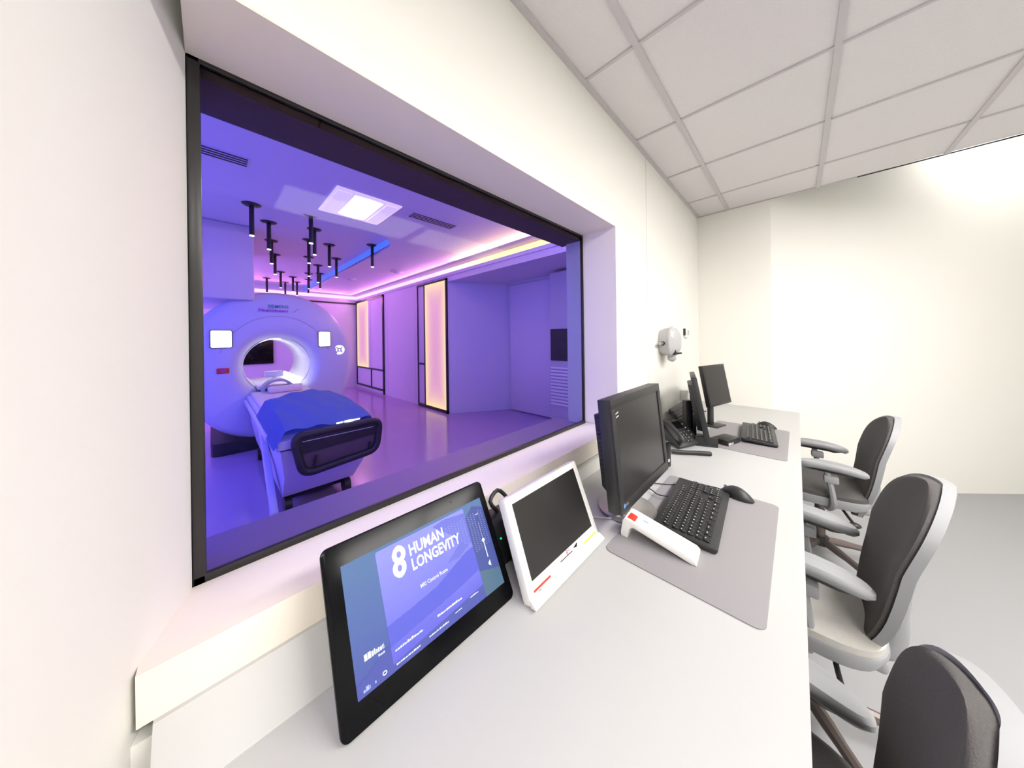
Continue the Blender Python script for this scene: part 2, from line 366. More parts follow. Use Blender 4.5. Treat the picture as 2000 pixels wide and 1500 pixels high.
# ================================================================ STRUCTURE: scanner room
XA, XB, YS, YD, ZM, ZT = -1.06, -9.7, 3.13, 4.17, 2.75, 2.90
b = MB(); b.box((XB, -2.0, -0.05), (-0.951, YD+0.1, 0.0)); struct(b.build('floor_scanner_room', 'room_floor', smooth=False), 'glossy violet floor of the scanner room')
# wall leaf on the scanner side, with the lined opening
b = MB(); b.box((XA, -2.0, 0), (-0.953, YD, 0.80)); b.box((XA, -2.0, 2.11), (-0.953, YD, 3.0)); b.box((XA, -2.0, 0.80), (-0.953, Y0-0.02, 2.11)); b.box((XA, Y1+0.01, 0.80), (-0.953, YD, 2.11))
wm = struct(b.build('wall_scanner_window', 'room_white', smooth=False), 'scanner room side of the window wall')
b = MB(); b.box((-1.10, Y0-0.02, 2.008), (-0.953, Y1+0.01, 2.10)); b.build('head_lining', 'bronze', wm, smooth=False)
b = MB(); b.prism([(-0.953, 0.883), (-1.17, 0.876), (-1.17, 0.80), (-0.953, 0.80)], Y0-0.02, Y1+0.02, axis='y'); b.build('sill_lining', 'sill_metal', wm, smooth=False)
b = MB(); b.box((-1.052, Y1-0.016, 0.876), (-0.953, Y1+0.01, 2.008)); b.build('jamb_lining', 'steel_paint', wm, smooth=False)
b = MB(); b.box((-1.052, Y0-0.02, 0.876), (-0.953, Y0+0.012, 2.008)); b.build('jamb_lining', 'steel_paint', wm, smooth=False)
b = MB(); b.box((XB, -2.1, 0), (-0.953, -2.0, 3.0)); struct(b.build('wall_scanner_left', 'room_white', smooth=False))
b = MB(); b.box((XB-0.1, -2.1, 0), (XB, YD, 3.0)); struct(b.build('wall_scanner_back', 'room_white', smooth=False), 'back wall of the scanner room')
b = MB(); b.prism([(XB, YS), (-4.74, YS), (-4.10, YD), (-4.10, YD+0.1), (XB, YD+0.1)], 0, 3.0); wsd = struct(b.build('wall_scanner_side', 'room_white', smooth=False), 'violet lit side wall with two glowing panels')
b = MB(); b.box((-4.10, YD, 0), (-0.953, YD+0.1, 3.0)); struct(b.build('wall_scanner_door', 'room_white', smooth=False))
for x in (-6.02, -7.45):
    b = MB(); b.box((x, YS-0.0015, 0), (x+0.012, YS+0.001, 2.5)); b.build('panel_joint', 'steel_paint', wsd)
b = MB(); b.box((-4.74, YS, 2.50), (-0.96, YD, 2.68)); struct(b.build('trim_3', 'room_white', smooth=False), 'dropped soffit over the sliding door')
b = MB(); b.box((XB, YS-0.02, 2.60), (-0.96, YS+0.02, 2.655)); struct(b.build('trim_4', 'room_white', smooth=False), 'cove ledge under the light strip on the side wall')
# ceiling with a raised tray, rounded at one corner
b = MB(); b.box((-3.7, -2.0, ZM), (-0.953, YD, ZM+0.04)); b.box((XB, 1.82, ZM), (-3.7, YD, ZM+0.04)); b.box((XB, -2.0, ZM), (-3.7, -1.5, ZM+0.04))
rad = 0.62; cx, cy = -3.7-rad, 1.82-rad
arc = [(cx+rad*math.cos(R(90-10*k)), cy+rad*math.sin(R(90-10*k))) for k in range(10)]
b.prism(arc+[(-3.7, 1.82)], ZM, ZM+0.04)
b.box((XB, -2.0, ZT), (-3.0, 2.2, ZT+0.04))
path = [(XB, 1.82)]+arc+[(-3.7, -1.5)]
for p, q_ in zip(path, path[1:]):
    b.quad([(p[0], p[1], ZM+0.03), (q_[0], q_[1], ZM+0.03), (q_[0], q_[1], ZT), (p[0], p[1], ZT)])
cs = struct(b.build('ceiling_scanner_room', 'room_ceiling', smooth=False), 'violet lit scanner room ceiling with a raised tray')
b = MB()
for p, q_ in zip(path[:9], path[1:10]):
    dx = Vector((q_[0]-p[0], q_[1]-p[1], 0)).normalized(); nn = Vector((dx.y, -dx.x, 0))*0.006
    b.quad([(p[0]+nn.x, p[1]+nn.y, ZM+0.045), (q_[0]+nn.x, q_[1]+nn.y, ZM+0.045), (q_[0]+nn.x, q_[1]+nn.y, ZT-0.01), (p[0]+nn.x, p[1]+nn.y, ZT-0.01)])
b.build('tray_light_strip', 'led_blue', cs, smooth=False)
b = MB(); b.box((-6.8, -2.0, 1.95), (-5.05, 0.402, ZT), bevel=0.02); struct(b.build('trim_5', 'room_white'), 'boxed duct hanging behind the scanner on the left')
# sliding door
dr = MB().box((-4.06, YD-0.05, 0.02), (-2.87, YD-0.008, 2.62), bevel=0.004).build('door_1', 'room_white'); struct(dr, 'plain pale sliding door at the end of the scanner room')
b = MB(); b.box((-4.07, YD-0.06, 2.44), (-1.2, YD-0.055, 2.47)); b.build('door_track', 'steel_paint', dr)
b = MB(); b.box((-3.0, YD-0.058, 1.95), (-2.94, YD-0.05, 1.97)); b.build('door_mark', 'white_plastic', dr)

# light strips in the coves
b = MB(); b.box((XB, YS-0.012, 2.662), (-5.2, YS-0.002, 2.735)); tag(b.build('cove_light_strip', 'led_pink'), 'pink light strip along the side wall towards the corner', 'light strip', 'cove light strips')
b = MB(); b.box((-5.2, YS-0.012, 2.655), (-1.9, YS-0.002, 2.735)); tag(b.build('cove_light_strip', 'led_blend'), 'warm golden light strip above the sliding door', 'light strip', 'cove light strips')
b = MB(); b.box((XB+0.002, -1.9, 2.66), (XB+0.012, YS-0.02, 2.74)); tag(b.build('cove_light_strip', 'led_pink'), 'pink light strip along the back wall above the scanner', 'light strip', 'cove light strips')
b = MB(); b.box((XB+0.002, -1.9, 2.50), (XB+0.014, YS-0.02, 2.545)); b.build('wall_rail', 'black_frame', bpy.data.objects['wall_scanner_back'])

# glowing wall panels
def bars(parent, rects, y0, y1):
    for (xa, za, xb, zb) in rects:
        b = MB(); b.box((xa, y0, za), (xb, y1, zb)); b.build('frame_bar', 'black_frame', parent, smooth=False)
p2 = thing('wall_light_panel', 'tall black framed panel glowing warm, nearest to the sliding door', 'wall panel', (-5.3, YS, 0), 0, 'glowing wall panels')
bars(p2, [(-0.55, 0, -0.525, 2.56), (-0.27, 0, -0.235, 2.56), (0.535, 0, 0.575, 2.56), (-0.55, 2.53, 0.575, 2.565), (-0.55, 0, 0.575, 0.06), (-0.525, 0.88, -0.27, 0.92)], -0.035, -0.002)
b = MB(); b.box((-0.235, -0.022, 0.06), (0.535, -0.004, 2.53)); b.build('glow_panel', 'glow_panel', p2, smooth=False)
b = MB(); b.box((-0.525, -0.016, 0.92), (-0.27, -0.004, 2.53)); b.build('upper_panel', 'room_white', p2, smooth=False)
b = MB(); b.box((-0.525, -0.016, 0.06), (-0.27, -0.004, 0.88)); b.build('lower_panel', 'room_white', p2, smooth=False)
p1 = thing('wall_light_panel', 'wide black framed panel with a square glowing pane beside the scanner', 'wall panel', (-8.65, YS, 0), 0, 'glowing wall panels')
bars(p1, [(0.95, -0.0, 1.01, 2.58), (-0.98, 2.53, 1.01, 2.585), (-1.0, 0.08, -0.94, 2.58), (-0.94, 0.60, 1.01, 0.64), (-0.94, 0.08, 1.01, 0.13), (0.14, 0.13, 0.19, 0.60)], -0.035, -0.002)
b = MB(); b.box((-0.94, -0.022, 0.64), (-0.06, -0.004, 2.53)); b.build('glow_panel', 'glow_panel', p1, smooth=False)
b = MB(); b.box((-0.06, -0.016, 0.64), (0.10, -0.004, 2.53)); b.build('slim_panel', 'room_white', p1, smooth=False)
b = MB(); b.box((0.12, -0.016, 0.64), (0.95, -0.004, 2.53)); b.build('upper_panel', 'room_white', p1, smooth=False)
b = MB(); b.box((-0.94, -0.016, 0.13), (0.14, -0.004, 0.60)); b.build('lower_panel', 'room_white', p1, smooth=False)
b = MB(); b.box((0.19, -0.016, 0.13), (0.95, -0.004, 0.60)); b.build('lower_panel', 'room_white', p1, smooth=False)

# tall service cabinet seen as a sliver beside the window
cab = thing('service_cabinet', 'dark tall service cabinet with a white grille right of the sliding door', 'cabinet', (-2.60, YD, 0))
b = MB(); b.box((-0.25, -0.35, 0), (0.6, -0.06, 2.45)); b.build('body', 'steel_paint', cab)
b = MB(); b.box((-0.24, -0.362, 1.05), (0.6, -0.352, 1.55)); b.build('dark_door', 'scanner_dark', cab)
for k in range(12):
    b = MB(); b.box((-0.24, -0.37, 0.35+k*0.052), (0.6, -0.352, 0.378+k*0.052)); b.build('grille_slat', 'white_plastic', cab, smooth=False)

# square ceiling lamp, slot diffusers, sprinklers and pendants
lamp = thing('ceiling_lamp', 'square white ceiling lamp with a bright curved diffuser in the scanner room', 'ceiling lamp', (-3.14, 1.06, ZM))
b = MB(); b.box((-0.32, -0.29, -0.012), (0.32, 0.29, -0.001), bevel=0.003); b.build('housing', 'lamp_body', lamp)
b = MB(); prof = [(-0.13+0.26*k/10, -0.0115-0.012*math.sin(math.pi*k/10)) for k in range(11)]; b.prism(prof, -0.26, 0.26, axis='x'); b.build('diffuser', 'lamp_white', lamp)
b = MB(); b.box((-0.27, 0.16, -0.016), (0.27, 0.27, -0.012)); b.build('reflector', 'lamp_body', lamp)
b = MB(); b.box((-0.27, -0.27, -0.016), (0.27, -0.16, -0.012)); b.build('reflector', 'lamp_body', lamp)
for i, (y0, y1) in enumerate(((-0.45, 0.213), (1.487, 2.043))):
    t = thing('slot_diffuser', ['dark slotted air diffuser at the left edge of the window', 'dark slotted air diffuser right of the square lamp'][i], 'air vent', (-2.93, (y0+y1)/2, ZM), 0, 'slot diffusers')
    h = (y1-y0)/2
    b = MB(); b.box((-0.075, -h, -0.004), (0.075, h, -0.001)); b.build('plate', 'room_ceiling', t)
    for k in range(4):
        b = MB(); b.box((-0.062+k*0.036, -h+0.01, -0.007), (-0.046+k*0.036, h-0.01, -0.003)); b.build('slot', 'scanner_dark', t, smooth=False)
for i, (x, y) in enumerate(((-6.9, 2.1), (-5.6, 2.55))):
    t = thing('smoke_detector', ['small round ceiling detector near the far corner', 'small round ceiling detector near the golden light strip'][i], 'detector', (x, y, ZM))
    b = MB(); b.cyl((0, 0, -0.02), (0, 0, -0.0005), 0.10, 0.13, 20); b.build('base', 'room_ceiling', t); b = MB(); b.cyl((0, 0, -0.035), (0, 0, -0.02), 0.05, 0.06, 16); b.build('sensor', 'steel_paint', t)

def pendant_proto():
    t = thing('pendant_light', '', 'pendant light')
    b = MB(); b.cyl((0, 0, -0.018), (0, 0, -0.0005), 0.06, 0.085, 20); b.build('canopy', 'black_frame', t)
    b = MB(); b.cyl((0, 0, -0.335), (0, 0, -0.018), 0.022, seg=14); b.build('tube', 'black_frame', t)
    b = MB(); b.cyl((0, 0, -0.345), (0, 0, -0.335), 0.0215, seg=14); b.build('lens', 'bright_dot', t)
    return t
PEND = [(-4.216, 0.32), (-4.705, 0.517), (-4.084, 0.833), (-4.598, 0.976), (-5.181, 1.293), (-4.757, 1.777), (-5.542, 0.636), (-6.385, 0.778), (-5.146, 1.02), (-5.97, 1.6), (-6.186, 1.223), (-7.911, 1.055), (-8.888, 0.927), (-8.36, 1.339), (-8.47, 1.658), (-6.738, 1.482), (-7.529, 1.693), (-9.021, 1.527), (-9.209, 1.317), (-7.691, 1.516)]
PL = ['foremost hanging black tube light left of the square lamp', 'second hanging black tube light from the left front', 'hanging black tube light just below the square lamp, its top hidden by the ceiling edge', 'hanging black tube light close behind the one below the lamp', 'hanging black tube light in the middle of the cluster, right of the centre line', 'rightmost hanging black tube light above the blue tray edge',
 'hanging black tube light touching the second one from the left front', 'hanging black tube light fourth in the left row', 'hanging black tube light behind the centre pair', 'hanging black tube light just left of the blue tray edge', 'hanging black tube light in the middle of the centre row',
 'far hanging black tube light at the end of the left row', 'far hanging black tube light nearest the boxed duct', 'far hanging black tube light in the middle of the back row', 'far hanging black tube light at the right end of the back row', 'hanging black tube light of the right rear pair, upper one', 'hanging black tube light of the right rear pair, lower one', 'far hanging black tube light third from the left in the last row', 'far hanging black tube light second from the left in the last row', 'far hanging black tube light at the end of the centre row']
pp = pendant_proto()
for i, (x, y) in enumerate(PEND):
    o = pp if i == 0 else copy_tree(pp)
    o.location = (x, y, ZT); o['label'] = PL[i]; o['group'] = 'hanging tube lights of the scanner room'

# wall screen behind the scanner
tv = thing('wall_screen', 'large black screen on the back wall seen through the scanner bore', 'screen', (XB, 0.72, 0.85))
b = MB(); b.box((0.01, -0.60, 0.0), (0.05, 0.40, 0.62), bevel=0.005); b.build('panel', 'black_gloss', tv); b = MB(); b.box((0.0, -0.2, 0.1), (0.012, 0.2, 0.4)); b.build('bracket_or_shadow', 'black_plastic', tv)

# ---------------------------------------------------------------- MRI scanner (axis along +x, front at x=-5.1)
mri = thing('mri_scanner', 'large round violet lit scanner gantry with open bore behind the window', 'scanner', (-5.1, 0.66, 0))
def sup(rx, rz, x, zc, n=64, p=2.0, zmin=None):
    pts = []
    for k in range(n):
        a = 2*math.pi*k/n; c, s_ = math.cos(a), math.sin(a)
        y = rx*math.copysign(abs(c)**(2/p), c); z = zc+rz*math.copysign(abs(s_)**(2/p), s_)
        if zmin is not None: z = max(z, zmin)
        pts.append((x, y, z))
    return pts
ZB = 1.085
b = MB()
rings = []
for (x, rx, rz) in ((-1.55, 0.70, 0.78), (-1.53, 0.84, 0.92), (-1.40, 0.93, 0.99), (-0.30, 0.945, 1.015), (-0.12, 0.93, 1.005), (-0.045, 0.895, 0.97), (-0.015, 0.84, 0.91), (-0.01, 0.62, 0.70), (0.0, 0.54, 0.56), (0.0, 0.48, 0.485), (-0.02, 0.445, 0.45), (-0.07, 0.41, 0.41), (-0.16, 0.375, 0.375)):
    rings.append(sup(rx, rz, x, ZB, 72, 2.08))
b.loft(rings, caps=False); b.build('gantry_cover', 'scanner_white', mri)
b = MB(); b.loft([sup(0.375, 0.375, -0.16, ZB, 72), sup(0.36, 0.36, -0.25, ZB, 72), sup(0.355, 0.355, -1.3, ZB, 72), sup(0.45, 0.45, -1.54, ZB, 72), sup(0.70, 0.78, -1.55, ZB, 72)], caps=False); b.build('bore_tube', 'bore_white', mri)
b = MB(); b.tube([Vector(p) for p in sup(0.605, 0.655, -0.006, ZB+0.02, 48)][2:23], 0.004, 6, 1); b.build('cover_seam', 'steel_paint', mri)
b = MB(); b.prism(rrect(1.6, 1.35, 0.1, 5, -0.80, 0), 0.0, 0.16); b.build('plinth', 'scanner_dark', mri)
b = MB(); b.prism(rrect(0.20, 0.225, 0.02, 4, -0.57, 1.450-0.0), -0.03, 0.006, axis='x'); s1 = b.build('control_display', 'black_frame', mri)
b = MB(); b.prism(rrect(0.185, 0.21, 0.015, 4, -0.57, 1.450), 0.006, 0.010, axis='x'); b.build('screen', 'screen_white', s1)
b = MB(); b.prism(rrect(0.165, 0.235, 0.02, 4, 0.533, 1.44), -0.03, 0.006, axis='x'); s2 = b.build('control_display', 'black_frame', mri)
b = MB(); b.prism(rrect(0.148, 0.218, 0.015, 4, 0.533, 1.44), 0.006, 0.010, axis='x'); b.build('screen', 'screen_white', s2)
b = MB(); b.cyl((-0.05, 0.735, 1.27), (-0.012, 0.735, 1.27), 0.072, seg=28); k1 = b.build('control_knob', 'screen_white', mri)
b = MB()
b.box((-0.013, 0.705, 1.24), (-0.006, 0.765, 1.30), bevel=0.008); b.build('knob_square', 'steel_paint', k1)
for (yy, zz) in ((0.70, 1.235), (0.77, 1.235), (0.70, 1.305), (0.77, 1.305)):
    b = MB(); b.cyl((-0.013, yy, zz), (-0.008, yy, zz), 0.012, seg=10); b.build('knob_mark', 'steel_paint', k1)
b = MB(); b.cyl((-0.007, 0.735, 1.27), (-0.004, 0.735, 1.27), 0.013, seg=12); b.build('knob_mark', 'screen_white', k1)
b = MB(); b.box((-0.03, -0.615, 1.02), (0.004, -0.50, 1.09), bevel=0.006); k2 = b.build('stop_switch', 'red', mri)
b = MB(); b.box((0.004, -0.58, 1.04), (0.006, -0.535, 1.07)); b.build('switch_button', 'purple_print', k2)
TX = Matrix(((0, 0, 1, 0), (1, 0, 0, 0), (0, 1, 0, 0), (0, 0, 0, 1)))      # text plane: x->y, y->z, normal +x
text('maker_lettering', 'SIEMENS', 0.062, Matrix.Translation((0.002, -0.01, 1.87)) @ TX, 'teal_print', mri, 'CENTER', 0.001)
text('maker_lettering', 'Healthineers', 0.062, Matrix.Translation((0.004, -0.06, 1.815)) @ TX, 'purple_print', mri, 'CENTER', 0.001)
b = MB()
for k in range(5): b.cyl((-0.002, 0.165+0.012*k, 1.825+0.011*k), (0.003, 0.165+0.012*k, 1.825+0.011*k), 0.005, seg=8)
b.build('maker_dots', 'purple_print', mri)
bl = bpy.data.lights.new('bore_light', 'POINT'); bl.energy = 3; bl.color = (0.85, 0.95, 1.0); bl.shadow_soft_size = 0.08
o = bpy.data.objects.new('bore_light', bl); C.objects.link(o); o.location = (-5.75, 0.66, 1.30)

# patient table docked to the scanner
tab = thing('patient_table', 'mobile patient table with dark push handle docked to the scanner', 'table', (-2.62, 0.65, 0))
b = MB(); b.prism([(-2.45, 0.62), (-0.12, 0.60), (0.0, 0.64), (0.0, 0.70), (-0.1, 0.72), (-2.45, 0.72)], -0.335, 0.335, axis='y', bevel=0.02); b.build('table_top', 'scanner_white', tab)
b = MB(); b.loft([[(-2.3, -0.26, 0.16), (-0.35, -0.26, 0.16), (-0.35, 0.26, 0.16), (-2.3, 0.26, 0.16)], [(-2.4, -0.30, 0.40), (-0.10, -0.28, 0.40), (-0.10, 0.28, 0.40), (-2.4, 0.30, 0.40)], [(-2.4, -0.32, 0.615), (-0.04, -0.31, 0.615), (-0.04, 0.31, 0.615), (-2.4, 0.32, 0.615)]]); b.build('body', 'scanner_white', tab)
b = MB(); b.box((-2.2, -0.24, 0.08), (-0.45, 0.24, 0.17), bevel=0.02); b.build('chassis', 'scanner_dark', tab)
for (x, y) in ((-2.0, -0.25), (-2.0, 0.25), (-0.42, -0.22), (-0.42, 0.22)):
    b = MB(); b.cyl((x, y-0.025, 0.07), (x, y+0.025, 0.07), 0.07, seg=18); b.build('caster', 'scanner_dark', tab)
b = MB(); b.prism([(-1.05, 0.58), (-0.90, 0.58), (-0.22, 0.12), (-0.22, 0.03), (-0.34, 0.03), (-0.36, 0.10)], -0.345, -0.300, axis='y', bevel=0.01); b.build('side_arm', 'scanner_white', tab)
b = MB(); b.box((-2.4, -0.365, 0.63), (-0.35, -0.335, 0.68), bevel=0.01); b.build('side_rail', 'scanner_white', tab)
b = MB(); b.box((-2.4, 0.335, 0.63), (-0.35, 0.365, 0.68), bevel=0.01); b.build('side_rail', 'scanner_white', tab)
# push handle: rounded trapezoid loop with a dark band and mesh insert
def rpoly(pts, r, n=5):
    out = []
    N = len(pts)
    for i in range(N):
        p = Vector(pts[i]); a = (Vector(pts[i-1])-p); c = (Vector(pts[(i+1) % N])-p)
        for k in range(n+1):
            t = k/n; A = p+a.normalized()*r; B = p+c.normalized()*r
            out.append(tuple((1-t)**2*A+2*t*(1-t)*p+t*t*B))
    return out
hp = [(-0.25, 0.735), (0.35, 0.735), (0.31, 0.50), (-0.20, 0.46)]
loop = rpoly(hp, 0.07)
b = MB(); pts = [(0.06+0.10*(0.735-z), y, z) for y, z in loop]; b.tube(pts+[pts[0]], 0.028, 10, 0); b.build('push_handle', 'scanner_dark', tab)
b = MB(); b.prism(rpoly([(-0.24, 0.725), (0.34, 0.725), (0.325, 0.63), (-0.225, 0.60)], 0.03), 0.045, 0.075, axis='x'); b.build('handle_band', 'scanner_dark', tab)
b = MB(); b.prism(rpoly([(-0.225, 0.60), (0.325, 0.63), (0.31, 0.505), (-0.20, 0.465)], 0.03), 0.055, 0.07, axis='x'); b.build('mesh_insert', 'mesh_grey', tab)
for y in (-0.13, 0.25):
    b = MB(); b.cyl((0.085, y, 0.50), (0.085, y+0.012, 0.575), 0.009, seg=8); b.build('handle_strut', 'scanner_dark', tab)
b = MB(); b.box((0.076, -0.20, 0.690), (0.08, 0.29, 0.694)); b.build('handle_stripe', 'steel_paint', tab)
for y in (-0.22, 0.22):
    b = MB(); b.box((-0.12, y-0.03, 0.60), (0.06, y+0.03, 0.66), bevel=0.01); b.build('handle_bracket', 'scanner_dark', tab)
ring = []
b = MB(); b.tube([(0.035+0.014*math.cos(a*0.5236), 0.12+0.035*math.sin(a*0.5236), 0.768) for a in range(13)], 0.006, 8, 1); b.tube([(0.03, 0.16, 0.768), (0.03, 0.20, 0.768)], 0.006, 8, 0); b.tube([(0.03, 0.03, 0.766), (0.03, 0.075, 0.766)], 0.006, 8, 0); b.build('light_ring', 'bright_dot', tab)
# pale sheet on the table, blue blanket, head coil
b = MB(); b.box((-5.0, 0.345, 0.721), (-2.95, 0.955, 0.765), bevel=0.02, seg=3); tag(b.build('bed_sheet', 'sheet'), 'pale pink lit pad on the patient table', 'pad')
b = MB(); nx, ny = 26, 22; grid = []
for i in range(nx+1):
    row = []
    for j in range(ny+1):
        u_, v_ = i/nx, j/ny
        x = -3.78+1.18*u_ + (0.10*(v_-0.5))*(1-u_)
        y = 0.295+0.71*v_
        e = min(1, min(u_, 1-u_)*6); ev = min(v_, 1-v_)
        z = 0.772+0.14*(math.sin(math.pi*min(1, max(0, v_)))**0.5)*(e**0.5)*(0.75+0.25*math.sin(3*u_+1)) + 0.010*math.sin(19*u_+7*v_)*ev*2 + 0.008*math.sin(27*v_-9*u_)
        if ev < 0.09: z -= (0.09-ev)*1.3
        row.append(b.bm.verts.new((x, y, z)))
    grid.append(row)
fs = []
for i in range(nx):
    for j in range(ny): fs.append(b.bm.faces.new((grid[i][j], grid[i+1][j], grid[i+1][j+1], grid[i][j+1])))
ex = bmesh.ops.solidify(b.bm, geom=fs, thickness=0.012)
tag(b.build('blanket', 'blanket'), 'blue blanket bulging over the foot of the patient table', 'blanket')
hc = thing('head_coil', 'grey head coil at the mouth of the scanner bore', 'head coil', (-5.02, 0.62, 0.765))
b = MB(); b.loft([[(x, 0.17*math.cos(R(a)), 0.0+0.15*math.sin(R(a))) for a in range(0, 181, 15)]+[(x, 0.14*math.cos(R(a)), 0.12*math.sin(R(a))) for a in range(180, -1, -15)] for x in (-0.1, 0.1)]); b.build('shell', 'grey_plastic', hc)
b = MB(); b.box((-0.35, -0.10, 0.15), (-0.25, 0.10, 0.23), bevel=0.01); b.box((-0.33, -0.02, 0.10), (-0.26, 0.02, 0.16)); b.build('mirror', 'white_plastic', hc)
b = MB(); b.box((0.12, -0.16, 0.0), (0.34, 0.18, 0.07), bevel=0.02, seg=3); tag(b.build('head_cushion', 'sheet', loc=(-5.02, 0.66, 0.766)), 'pale block cushion at the head end of the table', 'cushion')
b = MB(); b.box((-6.35, 0.83, 0.84), (-5.05, 0.90, 0.90), bevel=0.01); b.build('bore_rail', 'screen_white', mri).matrix_parent_inverse = Matrix.Translation((5.1, -0.66, 0))
b = MB(); b.box((-6.35, 0.42, 0.78), (-5.05, 0.90, 0.82), bevel=0.01); b.build('bore_deck', 'bore_white', mri).matrix_parent_inverse = Matrix.Translation((5.1, -0.66, 0))

# ================================================================ CONTROL ROOM FURNITURE
desk = thing('worktop', 'long white laminate worktop along the window wall', 'desk', (0, 0, 0))
b = MB(); b.prism([(XW+0.001, -0.045), (0.011, -0.045), (0.011, YL-0.002), (XW+0.001, YL-0.002)], ZD-0.035, ZD); b.build('top', 'laminate', desk)
for y in (0.02, 1.75, 3.42):
    b = MB(); b.box((-0.70, y-0.012, 0.0), (-0.12, y+0.012, ZD-0.035)); b.build('support_panel', 'laminate', desk)
b = MB(); b.box((-0.725, -0.04, 0.30), (-0.705, YL-0.01, ZD-0.036)); b.build('back_panel', 'laminate', desk)

# ---- desk mats
for (nm, x0, x1, y0, y1) in (('grey desk mat under the nearer keyboard and white intercom', -0.445, -0.056, 0.865, 1.545), ('grey desk mat under the far keyboard by the end wall', -0.455, -0.042, 2.12, 2.79)):
    b = MB(); b.prism(rrect(x1-x0, y1-y0, 0.022, 5, (x0+x1)/2, (y0+y1)/2), ZD+0.0003, ZD+0.003); tag(b.build('desk_mat', 'desk_mat'), nm, 'desk mat', 'desk mats')

# ---- black touch panel, leaning back
def panel_frame(tilt):            # local: x width, z height along the panel, -y out of the face; tilted back about x
    return Matrix.Rotation(-tilt, 4, 'X')
TXP = Matrix(((1, 0, 0, 0), (0, 0, -1, 0), (0, 1, 0, 0), (0, 0, 0, 1)))     # text x->x, y->z, normal -y
tp = thing('touch_panel', 'black glass touch panel with lit blue screen leaning on the worktop', 'touch panel', (-0.535, 0.3435, ZD+0.004), R(90)-math.atan2(0.006, 0.385))
T = panel_frame(R(28.5)); W_, Hh = 0.402, 0.290
b = MB(); b.prism(rrect(W_, Hh, 0.014, 5, 0, Hh/2), 0.0, 0.010, axis='y', bevel=0.0025); b.build('front_glass', 'black_gloss', tp, mtx=T)
b = MB(); b.prism(rrect(W_-0.05, Hh-0.05, 0.012, 4, 0, Hh/2+0.005), 0.0101, 0.024, axis='y', bevel=0.003); b.build('rear_housing', 'black_plastic', tp, mtx=T)
b = MB(); b.prism([(0.052, 0.04), (0.125, 0.175), (0.16, 0.006), (0.16, 0.0), (0.045, 0.0)], -0.07, 0.07, axis='x'); b.build('stand', 'black_plastic', tp)
SX0, SX1, SZ0, SZ1 = -0.170, 0.182, 0.041, 0.249
def flat(name, poly, m, y, parent, Tm):
    b = MB(); f = b.bm.faces.new([b.bm.verts.new((p[0], y, p[1])) for p in poly])
    b.bm.normal_update()
    if f.normal.y > 0: f.normal_flip()
    return b.build(name, m, parent, smooth=False, mtx=Tm)
scr = flat('screen', [(SX0, SZ0), (SX1, SZ0), (SX1, SZ1), (SX0, SZ1)], 'screen_backdrop', -0.0006, tp, T)
cx0, cx1, cz0, cz1 = -0.105, 0.122, 0.043, 0.243
flat('screen_card', rrect(cx1-cx0, cz1-cz0, 0.004, 3, (cx0+cx1)/2, (cz0+cz1)/2), 'screen_card', -0.0010, scr, T)
flat('screen_hill', [(cx0, 0.112), (-0.05, 0.116), (0.01, 0.122), (0.06, 0.138), (0.10, 0.150), (cx1, 0.152), (cx1, 0.100), (0.06, 0.092), (cx0, 0.078)], 'screen_hill', -0.0013, scr, T)
flat('screen_cloud', [(0.045, 0.150), (0.085, 0.172), (0.072, 0.200), (0.030, 0.236), (0.06, 0.240), (cx1, 0.232), (cx1, 0.162), (0.08, 0.148)], 'screen_sky', -0.0012, scr, T)
flat('screen_water', [(cx0, cz0), (cx1, cz0), (cx1, 0.068), (0.02, 0.060), (cx0, 0.052)], 'screen_sea', -0.0013, scr, T)
flat('screen_side', [(cx1, 0.095), (SX1, 0.078), (SX1, 0.225), (0.150, 0.238), (cx1, 0.218)], 'screen_navy', -0.0013, scr, T)
flat('screen_field', [(cx1, SZ0), (SX1, SZ0), (SX1, 0.078), (cx1, 0.095)], 'screen_teal', -0.0013, scr, T)
flat('screen_shore', [(SX0, SZ0), (cx0, SZ0), (cx0, 0.085), (-0.12, 0.080), (-0.15, 0.066), (SX0, 0.06)], 'screen_sea', -0.0013, scr, T)
def tpt(body, x, z, w, h, m='screen_text', bold=0.0):
    return text('lettering', body, 0.03, T @ Matrix.Translation((x, -0.0017, z)) @ TXP, m, scr, 'LEFT', bold, 0, (w, h))
tpt('HUMAN', -0.035, 0.2035, 0.088, 0.0235, bold=0.0009); tpt('LONGEVITY', -0.035, 0.1745, 0.128, 0.0235, bold=0.0009)
tpt('MRI Control Room', -0.026, 0.137, 0.068, 0.0075, bold=0.0004)
# figure-eight emblem: two leaf-shaped rings
b = MB()
for (zc_, sg) in ((0.2185, 1), (0.1935, -1)):
    vo, vi = [], []
    for k in range(28):
        a = 2*math.pi*k/28; c, s_ = math.cos(a), math.sin(a)
        out = 1.0 if s_*sg > 0 else 0.92
        vo.append(b.bm.verts.new((-0.0600+0.0015*sg+0.0150*math.copysign(abs(c)**(1.25 if s_*sg > 0 else 0.9), c), -0.0017-0.00005*sg, zc_+0.0175*s_*out))); vi.append(b.bm.verts.new((-0.0600+0.0015*sg+0.0048*c, -0.0017-0.00005*sg, zc_+0.0062*s_)))
    for k in range(28): b.bm.faces.new((vo[k], vo[(k+1) % 28], vi[(k+1) % 28], vi[k]))
b.build('emblem', 'screen_text', scr, smooth=False, mtx=T)
